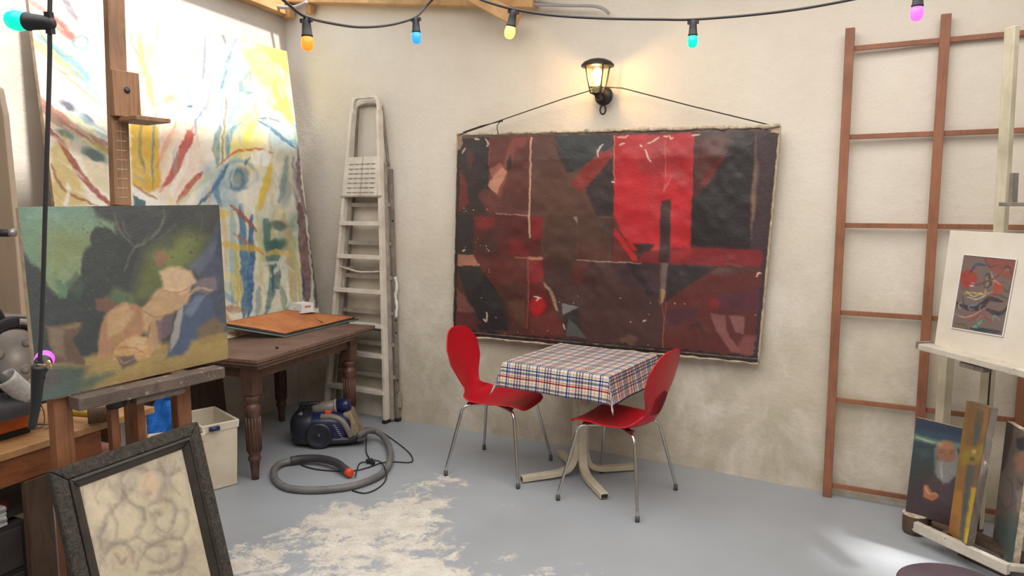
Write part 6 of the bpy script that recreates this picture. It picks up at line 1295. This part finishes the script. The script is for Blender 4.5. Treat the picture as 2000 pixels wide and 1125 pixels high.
mq_ = lean_quad((1768, 1000), (1872, 1031), (1790, 815), (1897, 841)); mn_ = quad_normal(mq_)
t = thing('portrait_painting', 'dark portrait of a bearded old man in a brown robe at the easel foot', 'painting', (mq_[2] + mq_[3]) / 2)
build('panel', slab(mq_, mn_, .014), M['canvas_raw'], t, bevel=.001); painted_surface('painted_face', mq_, 90, 160, paint_man, M['paint_gloss'], t)
def paint_yel(X, Y):
    p = Paint(X, Y, (146, 108, 50), 1.4, 91); s, P, el = p.stroke, p.poly, p.ell
    z = lambda pts: [(1580 + x / 2.921, 740 + y / 2.921) for x, y in pts]
    P(z([(910, 120), (1050, 150), (1040, 400), (880, 380)]), (122, 90, 56), .9, 10); P(z([(980, 160), (1045, 160), (1030, 320), (980, 330)]), (152, 106, 56), .8, 8); P(z([(955, 170), (1000, 180), (975, 340), (940, 340)]), (94, 84, 70), .9, 4)
    P(z([(950, 260), (980, 270), (960, 370), (935, 380)]), (74, 82, 80), .9, 4); P(z([(860, 430), (1010, 360), (1000, 440), (870, 500)]), (146, 124, 50), .9, 8); el(1903, 882, 6, 5, (182, 168, 110), .9, .5); el(1899, 896, 7, 6, (74, 80, 66), .8, .5)
    P(z([(900, 490), (950, 490), (900, 960), (850, 900)]), (80, 84, 82), .95, 4); P(z([(950, 480), (1000, 480), (990, 640), (920, 640)]), (118, 84, 60), .8, 8); P(z([(925, 620), (985, 620), (940, 970), (880, 930)]), (188, 154, 44), .95, 5); P(z([(900, 860), (945, 850), (930, 970), (885, 940)]), (214, 178, 40), .9, 5)
    P(z([(820, 640), (880, 620), (860, 900), (800, 880)]), (170, 118, 48), .9, 6); P(z([(860, 500), (900, 490), (890, 640), (845, 640)]), (140, 96, 60), .8, 6); P(z([(805, 780), (850, 770), (845, 900), (800, 885)]), (150, 100, 60), .7, 6)
    p.mottle(12, .16); return p.C
yq = lean_quad((1857, 1040), (1892, 1071), (1893, 783), (1940, 796), .0985, (.02, .02)); yn = quad_normal(yq)
yq = tuple(q + yn * .012 for q in yq)
t = thing('yellow_striped_plank', 'narrow painted plank with yellow and blue-grey stripes beside the bearded portrait', 'painted plank', (yq[2] + yq[3]) / 2)
build('plank', slab(yq, yn, .035), M['grey_plank'], t, bevel=.002); painted_surface('painted_face', yq, 40, 220, paint_yel, M['paint_gloss'], t)
def paint_grey(X, Y):
    p = Paint(X, Y, (116, 108, 104), 1.4, 95); s, P, el = p.stroke, p.poly, p.ell
    z = lambda pts: [(1580 + x / 2.921, 740 + y / 2.921) for x, y in pts]
    p.clouds(22, (134, 122, 114), .45, .65, .8, 3)
    P(z([(1120, 240), (1180, 240), (1120, 500), (1070, 700), (1030, 860), (1020, 700)]), (66, 56, 54), .95, 5); P(z([(1180, 340), (1230, 330), (1230, 420), (1190, 400)]), (52, 54, 62), .9, 4); P(z([(1170, 430), (1230, 410), (1230, 520), (1180, 540)]), (172, 122, 104), .85, 6); el(1984, 896, 6, 6, (196, 132, 110), .8, .6)
    P(z([(1080, 560), (1140, 480), (1190, 540), (1160, 760), (1080, 700)]), (138, 124, 116), .85, 6); P(z([(1180, 640), (1230, 620), (1230, 780), (1190, 760)]), (160, 144, 132), .85, 5); P(z([(1060, 780), (1150, 760), (1210, 800), (1180, 1000), (1060, 960)]), (96, 104, 100), .9, 6); P(z([(1100, 850), (1180, 820), (1190, 1060), (1130, 1080)]), (90, 108, 102), .9, 6)
    s(z([(1080, 660), (1120, 740), (1180, 700)]), 3, (90, 78, 78), .8, 2); s(z([(1050, 960), (1100, 1010), (1140, 1080)]), 3, (170, 160, 152), .7, 2); s(z([(1130, 560), (1160, 620), (1150, 740)]), 3, (84, 70, 72), .7, 2); s(z([(1190, 560), (1210, 600), (1230, 590)]), 3, (80, 60, 60), .7, 2)
    p.mottle(9, .16); return p.C
gq = lean_quad((1937, 1066), (1975, 1112), (1966, 822), (2012, 850), .06, (.02, .02)); gn = quad_normal(gq)
t = thing('figure_painting', 'grey and brown figure painting standing at the far right end of the easel base', 'painting', (gq[2] + gq[3]) / 2)
build('stretched_canvas', slab(gq, gn, .03), M['canvas_edge_cream'], t, bevel=.002); painted_surface('painted_face', gq, 60, 200, paint_grey, M['paint_gloss'], t)
# stool
sc0 = zp(1870, 1146, .46); sc0[2] = 0
t = thing('round_stool', 'round stool with dark purple seat in the lower right corner', 'stool', sc0)
mb = MB(); mb.lathe([(.13, .415), (.165, .42), (.172, .435), (.17, .450), (.155, .459), (.08, .463), (0, .464)], sc0, 40); build('seat', mb, M['stool'], t)
for k in range(4):
    a = k * math.pi / 2 + .4; d_ = V(math.cos(a), math.sin(a), 0); mb = MB(); mb.tube([sc0 + d_ * .11 + EZ * .415, sc0 + d_ * .17 + EZ * .002], .012, 10); build('leg', mb, M['black'], t)
mb = MB(); mb.tube([sc0 + V(math.cos(a), math.sin(a), 0) * .148 + EZ * .15 for a in np.linspace(0, 2 * math.pi, 25)[:-1]], .007, 8, closed=True); build('foot_ring', mb, M['black'], t)
